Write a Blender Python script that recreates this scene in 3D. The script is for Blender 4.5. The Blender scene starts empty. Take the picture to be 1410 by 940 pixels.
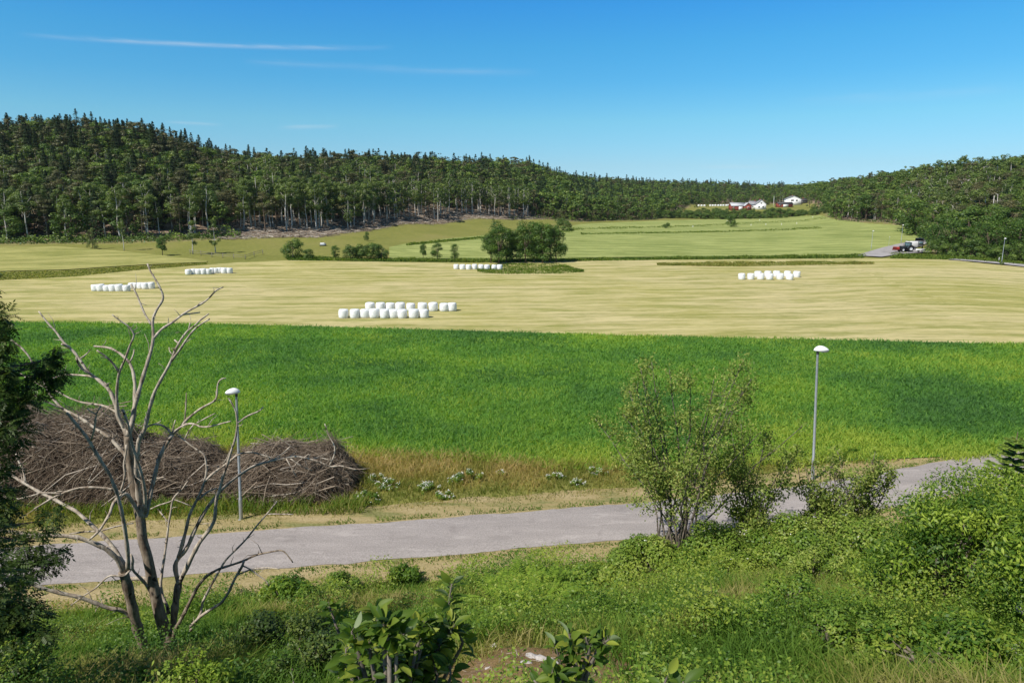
import bpy, math, random
import numpy as np
from mathutils import Vector, Matrix
R = np.random.default_rng(7)
random.seed(7)
S = bpy.context.scene
COL = S.collection
rad = math.radians
pi = math.pi

# ------------------------------------------------------------------ camera
H = 15.5
PITCH = rad(11.25)
cp, sp = math.cos(PITCH), math.sin(PITCH)
cam = bpy.data.cameras.new('camera')
cam.sensor_width = 36.0
cam.lens = 36.0 * 940 / 1410
cam.clip_end = 6000
cam.clip_start = 0.05
co = bpy.data.objects.new('camera', cam)
COL.objects.link(co)
co.location = (0, 0, H)
co.rotation_euler = (pi / 2 - PITCH, 0, 0)
S.camera = co


def pdir(px, py):
    x = (px - 705) / 940.0
    y = (py - 470) / 940.0
    return x, cp - y * sp, -sp - y * cp


def PD(px, py, D):
    """point on the sight line of a photo pixel at distance D along Y"""
    x, y, z = pdir(px, py)
    s = D / y
    return np.array([x * s, D, H + z * s])


def tt(y):
    return math.tan(PITCH + math.atan((y - 470) / 940.0))


# ------------------------------------------------------------------ terrain
def zt(y, D):
    return 15.5 - D * tt(y)


COLS = {
    -500: [(145, 0), (200, 3), (230, 6), (330, 36), (420, 40), (900, 36), (1800, 30)],
    0: [(120, 0), (145, -.3), (200, 3.6), (215, 3.8), (330, 41), (420, 43), (900, 38), (1800, 30)],
    150: [(120, 0), (145, -.2), (200, 3.4), (217, 4.0), (335, 42), (420, 43), (900, 38), (1800, 30)],
    240: [(150, 0), (205, 3.2), (225, 4.4), (335, 37), (420, 39), (900, 36), (1800, 30)],
    300: [(160, 0), (210, 3.2), (235, 4.8), (350, 28), (450, 31), (900, 32), (1800, 30)],
    400: [(160, 0), (225, 3.0), (250, 4.4), (285, 12), (400, 29.5), (500, 31), (900, 30), (1800, 28)],
    500: [(160, 0), (250, 3.6), (285, 5.0), (320, 14), (430, 33.5), (600, 33), (1800, 28)],
    600: [(170, 0), (300, 4.3), (340, 5.5), (370, 13), (480, 36), (700, 35), (1800, 28)],
    700: [(180, 0), (350, 5.2), (400, 6.5), (430, 12), (560, 41), (800, 39), (1800, 30)],
    750: [(180, 0), (400, 6.2), (430, 6.9), (480, 16), (620, 41), (900, 39), (1800, 30)],
    800: [(180, 0), (430, 5.4), (560, 14), (800, 37), (1000, 37), (1800, 30)],
    850: [(180, 0), (480, 5.2), (600, 11), (820, 36), (1000, 37), (1800, 30)],
    950: [(180, 0), (500, 5.0), (560, 6.5), (610, 12.5), (650, 15.2), (720, 16), (800, 18), (1000, 39), (1200, 38), (1800, 30)],
    1000: [(180, 0), (520, 4.6), (550, 7.0), (585, 12.6), (640, 15.2), (800, 17), (1000, 36), (1200, 36), (1800, 30)],
    1060: [(185, 0), (510, 5.0), (545, 7.0), (585, 12.6), (640, 15.4), (750, 16.5), (1000, 33), (1200, 33), (1800, 30)],
    1100: [(185, 0), (500, 5.8), (550, 8.0), (600, 13), (640, 15.3), (720, 17), (850, 31), (1100, 32), (1800, 30)],
    1140: [(185, 0), (450, 6.5), (520, 8.0), (580, 10), (700, 31), (900, 32), (1800, 30)],
    1200: [(190, 0.4), (300, 4.0), (395, 4.9), (550, 30), (800, 31), (1800, 30)],
    1300: [(190, 0.6), (240, 1.4), (300, 3.0), (330, 8), (430, 28), (700, 29), (1800, 30)],
    1410: [(160, 0.2), (190, 1.0), (215, 3.0), (345, 29), (600, 30), (1800, 30)],
    1900: [(160, 0.2), (190, 1.0), (215, 3.0), (330, 30), (600, 30), (1800, 30)],
}
YT = np.concatenate([np.arange(0, 240, 4.0), np.arange(240, 700, 8.0), np.arange(700, 1801, 25.0)])
UT = np.linspace(-1.3, 1.3, 131)
_pxs = sorted(COLS)
_us = np.array([(p - 705) / 940 * .985 for p in _pxs])
_tab = np.array([np.interp(YT, [0] + [a for a, b in COLS[p]], [0] + [b for a, b in COLS[p]]) for p in _pxs])
ZT = np.array([[np.interp(u, _us, _tab[:, j]) for j in range(len(YT))] for u in UT])
for _ in range(3):
    Z2 = ZT.copy()
    Z2[1:-1] = .25 * ZT[:-2] + .5 * ZT[1:-1] + .25 * ZT[2:]
    ZT = Z2
    Z2 = ZT.copy()
    Z2[:, 1:-1] = .2 * ZT[:, :-2] + .6 * ZT[:, 1:-1] + .2 * ZT[:, 2:]
    ZT = Z2

# the near road's centre line
RX = np.array([-90, -60, -40, -30, -20, -7, 7, 18, 29, 40, 60, 90.])
RY = np.array([13, 19.8, 24.2, 26.0, 27.7, 29.6, 32.0, 34.6, 38.9, 45, 60, 86.])
_xx = np.linspace(-90, 90, 721)
_yy = np.interp(_xx, RX, RY)
_k = np.hanning(41)
_k /= _k.sum()
_yy = np.convolve(np.pad(_yy, 20, mode='edge'), _k, 'valid')


def roadY(x):
    return np.interp(x, _xx, _yy)


RW = 3.75
BD = np.array([-5, 2.2, 3.5, 5, 9, 13, 17, 20, 24, 30, 40, 60.])
BZ = np.array([0, 0, .35, .95, 2.7, 4.8, 6.9, 8.4, 10.2, 12.2, 13.2, 14.])


def hashn(ix, iy, s):
    h = (ix * 374761393 + iy * 668265263 + s * 1442695041) & 0x7fffffff
    h = ((h ^ (h >> 13)) * 1274126177) & 0x7fffffff
    return ((h ^ (h >> 16)) & 0xffff) / 65535.0


def vnoise(x, y, s=0):
    x = np.asarray(x, float)
    y = np.asarray(y, float)
    ix = np.floor(x).astype(np.int64)
    iy = np.floor(y).astype(np.int64)
    fx = x - ix
    fy = y - iy
    fx = fx * fx * (3 - 2 * fx)
    fy = fy * fy * (3 - 2 * fy)
    a = hashn(ix, iy, s) * (1 - fx) + hashn(ix + 1, iy, s) * fx
    b = hashn(ix, iy + 1, s) * (1 - fx) + hashn(ix + 1, iy + 1, s) * fx
    return a * (1 - fy) + b * fy


def fbm(x, y, s=0):
    return .55 * vnoise(x, y, s) + .3 * vnoise(x * 2.1, y * 2.1, s + 1) + .15 * vnoise(x * 4.3, y * 4.3, s + 2)


def ter(x, y):
    x = np.asarray(x, float)
    y = np.asarray(y, float)
    u = np.clip(x / np.maximum(y, 60), -1.299, 1.299)
    fu = (u + 1.3) / 2.6 * (len(UT) - 1)
    iu = np.clip(fu.astype(int), 0, len(UT) - 2)
    fu = fu - iu
    yc = np.clip(y, 0, 1799)
    iy = np.clip(np.searchsorted(YT, yc, side='right') - 1, 0, len(YT) - 2)
    fy = (yc - YT[iy]) / (YT[iy + 1] - YT[iy])
    z = (ZT[iu, iy] * (1 - fu) + ZT[iu + 1, iy] * fu) * (1 - fy) + (ZT[iu, iy + 1] * (1 - fu) + ZT[iu + 1, iy + 1] * fu) * fy
    d = roadY(x) - RW / 2 - y
    b = np.interp(d, BD, BZ)
    w = np.clip((d - 2.2) / 4, 0, 1)
    b = b + w * ((fbm(x * .35, y * .35, 3) - .5) * 1.1 + (fbm(x * 1.3, y * 1.3, 9) - .5) * .25)
    return z + b


_Y = np.geomspace(3.0, 1700, 4000)


def PG(px, py):
    """where the sight line of a photo pixel meets the ground"""
    x, y, z = pdir(px, py)
    s = _Y / y
    zr = H + z * s
    g = zr - ter(x * s, _Y)
    k = np.argmax(g <= 0)
    if g[k] > 0:
        k = len(_Y) - 1
    if k == 0:
        k = 1
    f = g[k - 1] / (g[k - 1] - g[k] + 1e-9)
    f = min(max(f, 0), 1)
    D = _Y[k - 1] + (_Y[k] - _Y[k - 1]) * f
    X = x * D / y
    return np.array([X, D, float(ter(X, D))])


def goff(D):
    return .04 + .0008 * np.asarray(D)


# ------------------------------------------------------------------ mesh helpers
class MB:
    def __init__(s):
        s.V, s.F3, s.F4, s.M3, s.M4, s.A, s.n = [], [], [], [], [], [], 0

    def add(s, V, F, rnd=None, mat=0):
        V = np.asarray(V, float).reshape(-1, 3)
        F = np.asarray(F, int)
        if len(F) == 0:
            return
        if rnd is None:
            rnd = np.full(len(V), .5)
        rnd = np.broadcast_to(np.asarray(rnd, float), (len(V),))
        s.V.append(V)
        s.A.append(rnd)
        (s.F3 if F.shape[1] == 3 else s.F4).append(F + s.n)
        (s.M3 if F.shape[1] == 3 else s.M4).append(np.full(len(F), mat))
        s.n += len(V)

    def addmb(s, V, F3, F4, rnd, mat=0):
        pass

    def arrays(s):
        V = np.concatenate(s.V) if s.V else np.zeros((0, 3))
        A = np.concatenate(s.A) if s.A else np.zeros(0)
        F3 = np.concatenate(s.F3) if s.F3 else np.zeros((0, 3), int)
        F4 = np.concatenate(s.F4) if s.F4 else np.zeros((0, 4), int)
        return V, F3, F4, A

    def mesh(s, name, mats, smooth=False):
        V, F3, F4, A = s.arrays()
        me = bpy.data.meshes.new(name)
        me.vertices.add(len(V))
        me.vertices.foreach_set('co', V.astype(np.float32).ravel())
        nl = len(F3) * 3 + len(F4) * 4
        me.loops.add(nl)
        me.loops.foreach_set('vertex_index', np.concatenate([F3.ravel(), F4.ravel()]).astype(np.int32))
        me.polygons.add(len(F3) + len(F4))
        ls = np.concatenate([np.arange(len(F3)) * 3, len(F3) * 3 + np.arange(len(F4)) * 4]).astype(np.int32)
        me.polygons.foreach_set('loop_start', ls)
        mi = np.concatenate(s.M3 + s.M4).astype(np.int32) if (s.M3 or s.M4) else np.zeros(0, np.int32)
        me.polygons.foreach_set('material_index', mi)
        if smooth:
            me.polygons.foreach_set('use_smooth', np.ones(len(mi), bool))
        me.update(calc_edges=True)
        at = me.attributes.new('rnd', 'FLOAT', 'POINT')
        at.data.foreach_set('value', A.astype(np.float32))
        for m in (mats if isinstance(mats, (list, tuple)) else [mats]):
            me.materials.append(m)
        return me

    def build(s, name, mats, parent=None, smooth=False, loc=None):
        me = s.mesh(name, mats, smooth)
        return link(name, me, parent, loc)


def link(name, data, parent=None, loc=None):
    o = bpy.data.objects.new(name, data)
    COL.objects.link(o)
    if parent is not None:
        o.parent = parent
    if loc is not None:
        o.location = loc
    return o


def tag(o, label=None, cat=None, group=None, kind=None):
    if label: o['label'] = label
    if cat: o['category'] = cat
    if group: o['group'] = group
    if kind: o['kind'] = kind
    return o


def thing(name, label, cat, loc=(0, 0, 0), rz=0, group=None, scale=None):
    o = link(name, None)
    o.location = loc
    o.rotation_euler = (0, 0, rz)
    if scale is not None:
        o.scale = scale if isinstance(scale, (tuple, list)) else (scale,) * 3
    return tag(o, label, cat, group)


def dup(root, loc, rz=0, label=None, group=None, scale=None):
    r = root.copy()
    COL.objects.link(r)
    r.location = loc
    r.rotation_euler = (0, 0, rz)
    if scale is not None:
        r.scale = scale if isinstance(scale, (tuple, list)) else (scale,) * 3
    if label: r['label'] = label
    if group: r['group'] = group
    for ch in list(root.children):
        c = ch.copy()
        COL.objects.link(c)
        c.parent = r
        for g in ch.children:
            d = g.copy()
            COL.objects.link(d)
            d.parent = c
    return r


def norm(a):
    a = np.asarray(a, float)
    return a / np.maximum(np.linalg.norm(a, axis=-1, keepdims=True), 1e-9)


def rdir(n, up=0.0, flat=1.0):
    v = R.normal(size=(n, 3))
    v[:, 2] = v[:, 2] * flat + up
    return norm(v)


def leafquads(mb, c, a, n, L, W, rnd, mat=0):
    """rhombic leaf faces: centres c, long axes a, normals n"""
    c = np.asarray(c, float)
    N = len(c)
    a = norm(a)
    s = norm(np.cross(n, a))
    L = np.broadcast_to(np.asarray(L, float), (N,))[:, None]
    W = np.broadcast_to(np.asarray(W, float), (N,))[:, None]
    V = np.stack([c - a * L * .5, c + s * W * .5 - a * L * .08, c + a * L * .5, c - s * W * .5 - a * L * .08], 1).reshape(-1, 3)
    F = np.arange(N * 4).reshape(-1, 4)
    mb.add(V, F, np.repeat(np.broadcast_to(rnd, (N,)), 4), mat)


def blades(mb, c, h, w, lean, rnd, mat=0, az=None):
    """bent grass blades of two faces: base c, height h, width w"""
    N = len(c)
    if az is None:
        az = R.uniform(0, 2 * pi, N)
    d = np.stack([np.cos(az), np.sin(az), np.zeros(N)], 1)
    fa = R.uniform(0, 2 * pi, N)
    s = np.stack([np.cos(fa), np.sin(fa), np.zeros(N)], 1) * (np.broadcast_to(w, (N,)) * .5)[:, None]
    h = np.broadcast_to(h, (N,))[:, None]
    lean = np.broadcast_to(lean, (N,))[:, None]
    up = np.array([0, 0, 1.])
    m = c + up * h * .55 + d * h * lean * .35
    t = c + up * h * (1 - .25 * lean) + d * h * lean
    V = np.stack([c - s, c + s, m - s * .8, m + s * .8, t], 1).reshape(-1, 3)
    b = np.arange(N)[:, None] * 5
    r = np.repeat(np.broadcast_to(rnd, (N,)), 5)
    n0 = mb.n
    mb.add(V, b + np.array([[0, 1, 3, 2]]), r, mat)
    mb.F3.append((b + np.array([[2, 3, 4]])) + n0)
    mb.M3.append(np.full(N, mat))


def tube(mb, P, r, k=6, rnd=.5, mat=0, cap=True):
    P = np.asarray(P, float)
    n = len(P)
    r = np.broadcast_to(np.asarray(r, float), (n,))
    T = np.gradient(P, axis=0)
    T = norm(T)
    ref = np.array([0, 0, 1.]) if abs(T[0, 2]) < .9 else np.array([1., 0, 0])
    u = norm(np.cross(T[0], ref))
    U = [u]
    for i in range(1, n):
        u = U[-1] - T[i] * np.dot(U[-1], T[i])
        U.append(norm(u))
    U = np.array(U)
    W = np.cross(T, U)
    th = np.arange(k) * 2 * pi / k
    V = P[:, None] + r[:, None, None] * (np.cos(th)[None, :, None] * U[:, None] + np.sin(th)[None, :, None] * W[:, None])
    V = V.reshape(-1, 3)
    i = np.arange(n - 1)[:, None] * k
    j = np.arange(k)[None]
    F = np.stack([i + j, i + (j + 1) % k, i + k + (j + 1) % k, i + k + j], -1).reshape(-1, 4)
    mb.add(V, F, rnd, mat)
    if cap:
        n0 = mb.n - n * k
        for e in (0, n - 1):
            c = mb.n
            mb.V.append(P[e:e + 1])
            mb.A.append(np.full(1, .5 if np.ndim(rnd) else rnd))
            mb.n += 1
            f = np.array([[n0 + e * k + q, n0 + e * k + (q + 1) % k, c] for q in range(k)])
            if e == 0: f = f[:, ::-1]
            mb.F3.append(f)
            mb.M3.append(np.full(k, mat))


def sticks(mb, A, B, r0, r1, rnd, mat=0, k=3):
    """many straight thin prisms from A to B"""
    N = len(A)
    T = norm(B - A)
    ref = np.where(np.abs(T[:, 2:3]) < .9, np.array([[0, 0, 1.]]), np.array([[1., 0, 0]]))
    U = norm(np.cross(T, ref))
    W = np.cross(T, U)
    th = np.arange(k) * 2 * pi / k
    ring = np.cos(th)[None, :, None] * U[:, None] + np.sin(th)[None, :, None] * W[:, None]
    r0 = np.broadcast_to(r0, (N,))[:, None, None]
    r1 = np.broadcast_to(r1, (N,))[:, None, None]
    V = np.concatenate([A[:, None] + ring * r0, B[:, None] + ring * r1], 1).reshape(-1, 3)
    b = np.arange(N)[:, None, None] * 2 * k
    j = np.arange(k)[None, :]
    F = np.stack([j, (j + 1) % k, k + (j + 1) % k, k + j], -1)
    F = (b + F).reshape(-1, 4)
    mb.add(V, F, np.repeat(np.broadcast_to(rnd, (N,)), 2 * k), mat)


def lathe(mb, prof, k=16, c=(0, 0, 0), mat=0, rnd=.5, M=None, jit=0):
    prof = np.asarray(prof, float)
    th = np.arange(k) * 2 * pi / k
    V = np.stack([prof[:, None, 0] * np.cos(th), prof[:, None, 0] * np.sin(th), np.repeat(prof[:, 1:2], k, 1)], -1).reshape(-1, 3)
    if jit:
        V += R.normal(0, jit, V.shape)
    if M is not None:
        V = V @ np.asarray(M).T
    V = V + np.asarray(c)
    n = len(prof)
    i = np.arange(n - 1)[:, None] * k
    j = np.arange(k)[None]
    F = np.stack([i + j, i + (j + 1) % k, i + k + (j + 1) % k, i + k + j], -1).reshape(-1, 4)
    mb.add(V, F, rnd, mat)


def box(mb, x0, x1, y0, y1, z0, z1, mat=0, bev=0.0, rnd=.5):
    if bev <= 0:
        V = np.array([[x, y, z] for z in (z0, z1) for y in (y0, y1) for x in (x0, x1)])
        F = np.array([[0, 2, 3, 1], [4, 5, 7, 6], [0, 1, 5, 4], [2, 6, 7, 3], [0, 4, 6, 2], [1, 3, 7, 5]])
        mb.add(V, F, rnd, mat)
        return
    b = bev
    V, idx = [], {}
    for sx in (0, 1):
        for sy in (0, 1):
            for sz in (0, 1):
                X = (x0, x1)[sx]; Y = (y0, y1)[sy]; Z = (z0, z1)[sz]
                dx = b if sx == 0 else -b
                dy = b if sy == 0 else -b
                dz = b if sz == 0 else -b
                for ax, p in enumerate(((X, Y + dy, Z + dz), (X + dx, Y, Z + dz), (X + dx, Y + dy, Z))):
                    idx[(sx, sy, sz, ax)] = len(V)
                    V.append(p)
    F4, F3 = [], []
    for s in (0, 1):
        q = [idx[(s, a, c, 0)] for a, c in ((0, 0), (1, 0), (1, 1), (0, 1))]
        F4.append(q if s else q[::-1])
        q = [idx[(a, s, c, 1)] for a, c in ((0, 0), (0, 1), (1, 1), (1, 0))]
        F4.append(q if s else q[::-1])
        q = [idx[(a, c, s, 2)] for a, c in ((0, 0), (1, 0), (1, 1), (0, 1))]
        F4.append(q if s else q[::-1])
    for a in (0, 1):
        for c in (0, 1):
            F4.append([idx[(0, a, c, 1)], idx[(1, a, c, 1)], idx[(1, a, c, 2)], idx[(0, a, c, 2)]])
            F4.append([idx[(a, 0, c, 0)], idx[(a, 1, c, 0)], idx[(a, 1, c, 2)], idx[(a, 0, c, 2)]])
            F4.append([idx[(a, c, 0, 0)], idx[(a, c, 1, 0)], idx[(a, c, 1, 1)], idx[(a, c, 0, 1)]])
            for e in (0, 1):
                F3.append([idx[(a, c, e, 0)], idx[(a, c, e, 1)], idx[(a, c, e, 2)]])
    n0 = mb.n
    mb.add(np.array(V), np.array(F4), rnd, mat)
    mb.F3.append(np.array(F3) + n0)
    mb.M3.append(np.full(len(F3), mat))


# ------------------------------------------------------------------ materials
class NT:
    def __init__(s, name):
        s.m = bpy.data.materials.new(name)
        s.m.use_nodes = True
        s.t = s.m.node_tree
        s.t.nodes.clear()
        s.out = s.n('ShaderNodeOutputMaterial')

    def n(s, k, **kw):
        nd = s.t.nodes.new(k)
        for a, v in kw.items():
            if a.startswith('i_'):
                nd.inputs[a[2:].replace('_', ' ')].default_value = v
            else:
                setattr(nd, a, v)
        return nd

    def l(s, a, b):
        s.t.links.new(a, b)

    def ramp(s, fac, stops):
        r = s.n('ShaderNodeValToRGB')
        el = r.color_ramp.elements
        while len(el) < len(stops):
            el.new(.5)
        for e, (p, c) in zip(el, stops):
            e.position = p
            e.color = tuple(c) + (1,)
        s.l(fac, r.inputs[0])
        return r.outputs[0]

    def noise(s, vec, scale, detail=3, rough=.55, dist=0):
        nd = s.n('ShaderNodeTexNoise')
        nd.inputs['Scale'].default_value = scale
        nd.inputs['Detail'].default_value = detail
        nd.inputs['Roughness'].default_value = rough
        nd.inputs['Distortion'].default_value = dist
        s.l(vec, nd.inputs['Vector'])
        return nd.outputs['Fac']

    def pos(s):
        return s.n('ShaderNodeNewGeometry').outputs['Position']

    def mapv(s, vec, scale=(1, 1, 1), rot=(0, 0, 0)):
        m = s.n('ShaderNodeMapping')
        m.inputs['Scale'].default_value = scale
        m.inputs['Rotation'].default_value = rot
        s.l(vec, m.inputs['Vector'])
        return m.outputs[0]

    def math(s, op, a, b=None, clamp=False):
        m = s.n('ShaderNodeMath', operation=op, use_clamp=clamp)
        for i, v in enumerate((a, b)):
            if v is None: continue
            if isinstance(v, (int, float)): m.inputs[i].default_value = v
            else: s.l(v, m.inputs[i])
        return m.outputs[0]

    def mix(s, fac, a, b, mode='MIX'):
        m = s.n('ShaderNodeMix', data_type='RGBA', blend_type=mode)
        for i, v in ((0, fac), (6, a), (7, b)):
            if isinstance(v, (int, float)): m.inputs[i].default_value = v
            elif isinstance(v, tuple): m.inputs[i].default_value = v + (1,)
            else: s.l(v, m.inputs[i])
        return m.outputs[2]

    def step(s, v, lo, hi):
        m = s.n('ShaderNodeMapRange')
        m.inputs['From Min'].default_value = lo
        m.inputs['From Max'].default_value = hi
        s.l(v, m.inputs['Value'])
        return m.outputs[0]

    def bsdf(s, col, rough=.8, spec=.2, bump=None, bstr=.4, bdist=.05, metal=0):
        b = s.n('ShaderNodeBsdfPrincipled')
        if isinstance(col, tuple): b.inputs['Base Color'].default_value = col + (1,)
        else: s.l(col, b.inputs['Base Color'])
        if isinstance(rough, (int, float)): b.inputs['Roughness'].default_value = rough
        else: s.l(rough, b.inputs['Roughness'])
        b.inputs['Specular IOR Level'].default_value = spec
        b.inputs['Metallic'].default_value = metal
        if bump is not None:
            bn = s.n('ShaderNodeBump')
            bn.inputs['Strength'].default_value = bstr
            bn.inputs['Distance'].default_value = bdist
            s.l(bump, bn.inputs['Height'])
            s.l(bn.outputs[0], b.inputs['Normal'])
        return b

    def done(s, sh):
        s.l(sh.outputs[0], s.out.inputs['Surface'])
        return s.m

    def rnd(s):
        return s.n('ShaderNodeAttribute', attribute_name='rnd').outputs['Fac']


def plain(name, c, rough=.6, spec=.3, var=.25, scale=4, metal=0):
    t = NT(name)
    nz = t.noise(t.pos(), scale, 4)
    c = np.array(c)
    col = t.ramp(nz, [(.3, tuple(c * (1 - var))), (.7, tuple(np.minimum(c * (1 + var * .6), .95)))])
    return t.done(t.bsdf(col, rough, spec, metal=metal))


def leafmat(name, stops, trans=.3, rough=.5, spec=.3, pnoise=None, back=None, tcol=1.5):
    """foliage: tone per leaf from rnd, optionally patches of ground position"""
    t = NT(name)
    r = t.rnd()
    if pnoise:
        sc, amt = pnoise
        nz = t.noise(t.pos(), sc, 3)
        r = t.math('ADD', r, t.math('MULTIPLY', t.math('SUBTRACT', nz, .5), amt), True)
    col = t.ramp(r, stops)
    front = col
    if back is not None:
        g = t.n('ShaderNodeNewGeometry')
        col = t.mix(g.outputs['Backfacing'], front, back)
    b = t.bsdf(col, rough, spec)
    tr = t.n('ShaderNodeBsdfTranslucent')
    tc = t.mix(1.0, front, (tcol * 1.05, tcol * 1.1, tcol * .45), 'MULTIPLY')
    t.l(tc, tr.inputs['Color'])
    mx = t.n('ShaderNodeMixShader')
    mx.inputs[0].default_value = trans
    t.l(b.outputs[0], mx.inputs[1])
    t.l(tr.outputs[0], mx.inputs[2])
    return t.done(mx)


def bark(name, c0, c1, scale=6, spots=None):
    t = NT(name)
    p = t.mapv(t.n('ShaderNodeTexCoord').outputs['Object'], (1, 1, .35))
    nz = t.noise(p, scale, 5, .65)
    col = t.ramp(nz, [(.35, c0), (.62, c1)])
    if spots:
        n2 = t.noise(t.mapv(t.n('ShaderNodeTexCoord').outputs['Object'], (1, 1, .7)), spots[0], 2)
        col = t.mix(t.step(n2, spots[1], spots[1] + .06), col, spots[2])
    return t.done(t.bsdf(col, .9, .1, nz, .6, .03))


M = {}
M['spruce'] = leafmat('spruce_needles', [(0, (0.0202, 0.0398, 0.0166)), (0.5, (0.037, 0.0643, 0.0248)), (1, (0.0706, 0.101, 0.0331))], .12)
M['pine'] = leafmat('pine_needles', [(0, (0.0466, 0.0588, 0.0221)), (0.5, (0.0842, 0.0914, 0.0339)), (1, (0.1523, 0.1338, 0.053))], .15)
M['broad'] = leafmat('broad_leaves', [(0, (0.0382, 0.0759, 0.0143)), (0.5, (0.0729, 0.1296, 0.0228)), (1, (0.1845, 0.2471, 0.0464))], .25)
M['birch'] = leafmat('birch_leaves', [(0, (0.0573, 0.0947, 0.0221)), (0.5, (0.1039, 0.1501, 0.0339)), (1, (0.2127, 0.2652, 0.0663))], .25)
M['willow'] = leafmat('willow_leaves', [(0, (0.0706, 0.1, 0.0283)), (0.5, (0.1176, 0.1499, 0.0438)), (1, (0.2038, 0.2213, 0.0773))], .25)
M['field_tree'] = leafmat('field_tree_leaves', [(0, (0.0333, 0.0689, 0.0124)), (0.5, (0.068, 0.1309, 0.0199)), (1, (0.1286, 0.2066, 0.0298))], .25)
M['bark_pale'] = bark('pale_bark', (.26, .24, .21), (.60, .57, .52), 3)
M['bark_brown'] = bark('brown_bark', (.07, .05, .038), (.20, .15, .11), 5)
M['bark_dead'] = bark('weathered_bark', (.20, .15, .11), (.50, .44, .36), 9, (5, .62, (.05, .04, .03)))
M['bark_trunk_shaded'] = bark('brown_weathered_bark_shaded', (.10, .07, .05), (.30, .245, .185), 9, (5, .62, (.04, .03, .024)))  # brown trunk bark, darkened further to hold the shade of the ash
M['twig'] = bark('grey_twig_bark', (.08, .07, .06), (.24, .21, .18), 8)
M['shrub_bark'] = bark('shrub_bark', (.06, .05, .04), (.20, .17, .14), 9)

# ------------------------------------------------------------------ ground
FOREST_EDGE = [(-600, 232), (-100, 214), (0, 214), (150, 217), (240, 224), (300, 233), (400, 249), (440, 252), (520, 292), (600, 338),
               (700, 398), (750, 425), (800, 430), (850, 470), (900, 500), (935, 560), (950, 700), (1000, 760), (1060, 745), (1100, 715), (1135, 560), (1150, 420), (1200, 392),
               (1240, 335), (1275, 262), (1300, 203), (1340, 196), (1410, 196), (1700, 190), (2200, 190)]
FEu = np.array([(p - 705) / 940 * .985 for p, d in FOREST_EDGE])
FEd = np.array([d for p, d in FOREST_EDGE], float)


def fedge(x, y):
    return np.interp(x / np.maximum(y, 1), FEu, FEd)


def make_ground():
    rows = np.concatenate([np.arange(-25, 45, .45), np.arange(45, 200, 2.0), np.arange(200, 720, 5.0), np.arange(720, 1790, 25.0)])
    us = np.linspace(-1.28, 1.28, 261)
    X = us[None, :] * np.maximum(rows[:, None] + 30, 32)
    Y = np.repeat(rows[:, None], len(us), 1)
    Z = ter(X, Y)
    V = np.stack([X, Y, Z], -1).reshape(-1, 3)
    n, k = len(rows), len(us)
    i = np.arange(n - 1)[:, None] * k
    j = np.arange(k - 1)[None]
    F = np.stack([i + j, i + j + 1, i + k + j + 1, i + k + j], -1).reshape(-1, 4)
    fm = np.clip((Y - fedge(X, Y)) / 8 + .7, 0, 1).ravel()
    mb = MB()
    mb.add(V, F, fm)
    t = NT('ground')
    p = t.pos()
    n1 = t.noise(p, .05, 4)
    n2 = t.noise(p, .9, 5, .65)
    n3 = t.noise(p, 6, 4, .7)
    g = t.ramp(n1, [(.35, (.16, .185, .038)), (.5, (.24, .245, .062)), (.65, (.31, .27, .10))])
    g = t.mix(.55, g, t.ramp(n2, [(.3, (.09, .115, .022)), (.7, (.28, .27, .075))]))
    g = t.mix(.35, g, t.ramp(n3, [(.3, (.05, .055, .015)), (.7, (.24, .23, .08))]))
    b = t.ramp(t.noise(t.mapv(p, (.5, .16, 1)), 1.2, 5, .7), [(.35, (.09, .062, .042)), (.55, (.27, .20, .145)), (.7, (.44, .36, .27))])
    col = t.mix(t.rnd(), g, b)
    m = t.done(t.bsdf(col, .95, .05, n2, .8, .3))
    o = mb.build('ground', m, smooth=True)
    return tag(o, kind='structure')


make_ground()


def poly(pts, x):
    return float(np.interp(x, [p[0] for p in pts], [p[1] for p in pts]))


def sheet(name, top, bot, nx, ny, mat, swath=None, lift=1.0, x0=None, x1=None):
    x0 = top[0][0] if x0 is None else x0
    x1 = top[-1][0] if x1 is None else x1
    P = np.zeros((nx, ny, 2))
    for i, px in enumerate(np.linspace(x0, x1, nx)):
        a = PG(px, poly(bot, px))
        b = PG(px, poly(top, px))
        for k in (0, 1):
            P[i, :, k] = np.linspace(a[k], b[k], ny)
    X, Y = P[..., 0], P[..., 1]
    Z = ter(X, Y) + goff(Y) * lift
    V = np.stack([X, Y, Z], -1).reshape(-1, 3)
    i = np.arange(nx - 1)[:, None] * ny
    j = np.arange(ny - 1)[None]
    F = np.stack([i + j, i + ny + j, i + ny + j + 1, i + j + 1], -1).reshape(-1, 4)
    mb = MB()
    mb.add(V, F)
    me = mb.mesh(name, mat, True)
    if swath is not None:
        uv = me.attributes.new('swath', 'FLOAT_VECTOR', 'POINT')
        a, c = swath(X.ravel(), Y.ravel())
        uv.data.foreach_set('vector', np.stack([a, c, np.zeros(len(a))], 1).astype(np.float32).ravel())
    o = link(name, me)
    return tag(o, kind='structure')


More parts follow.
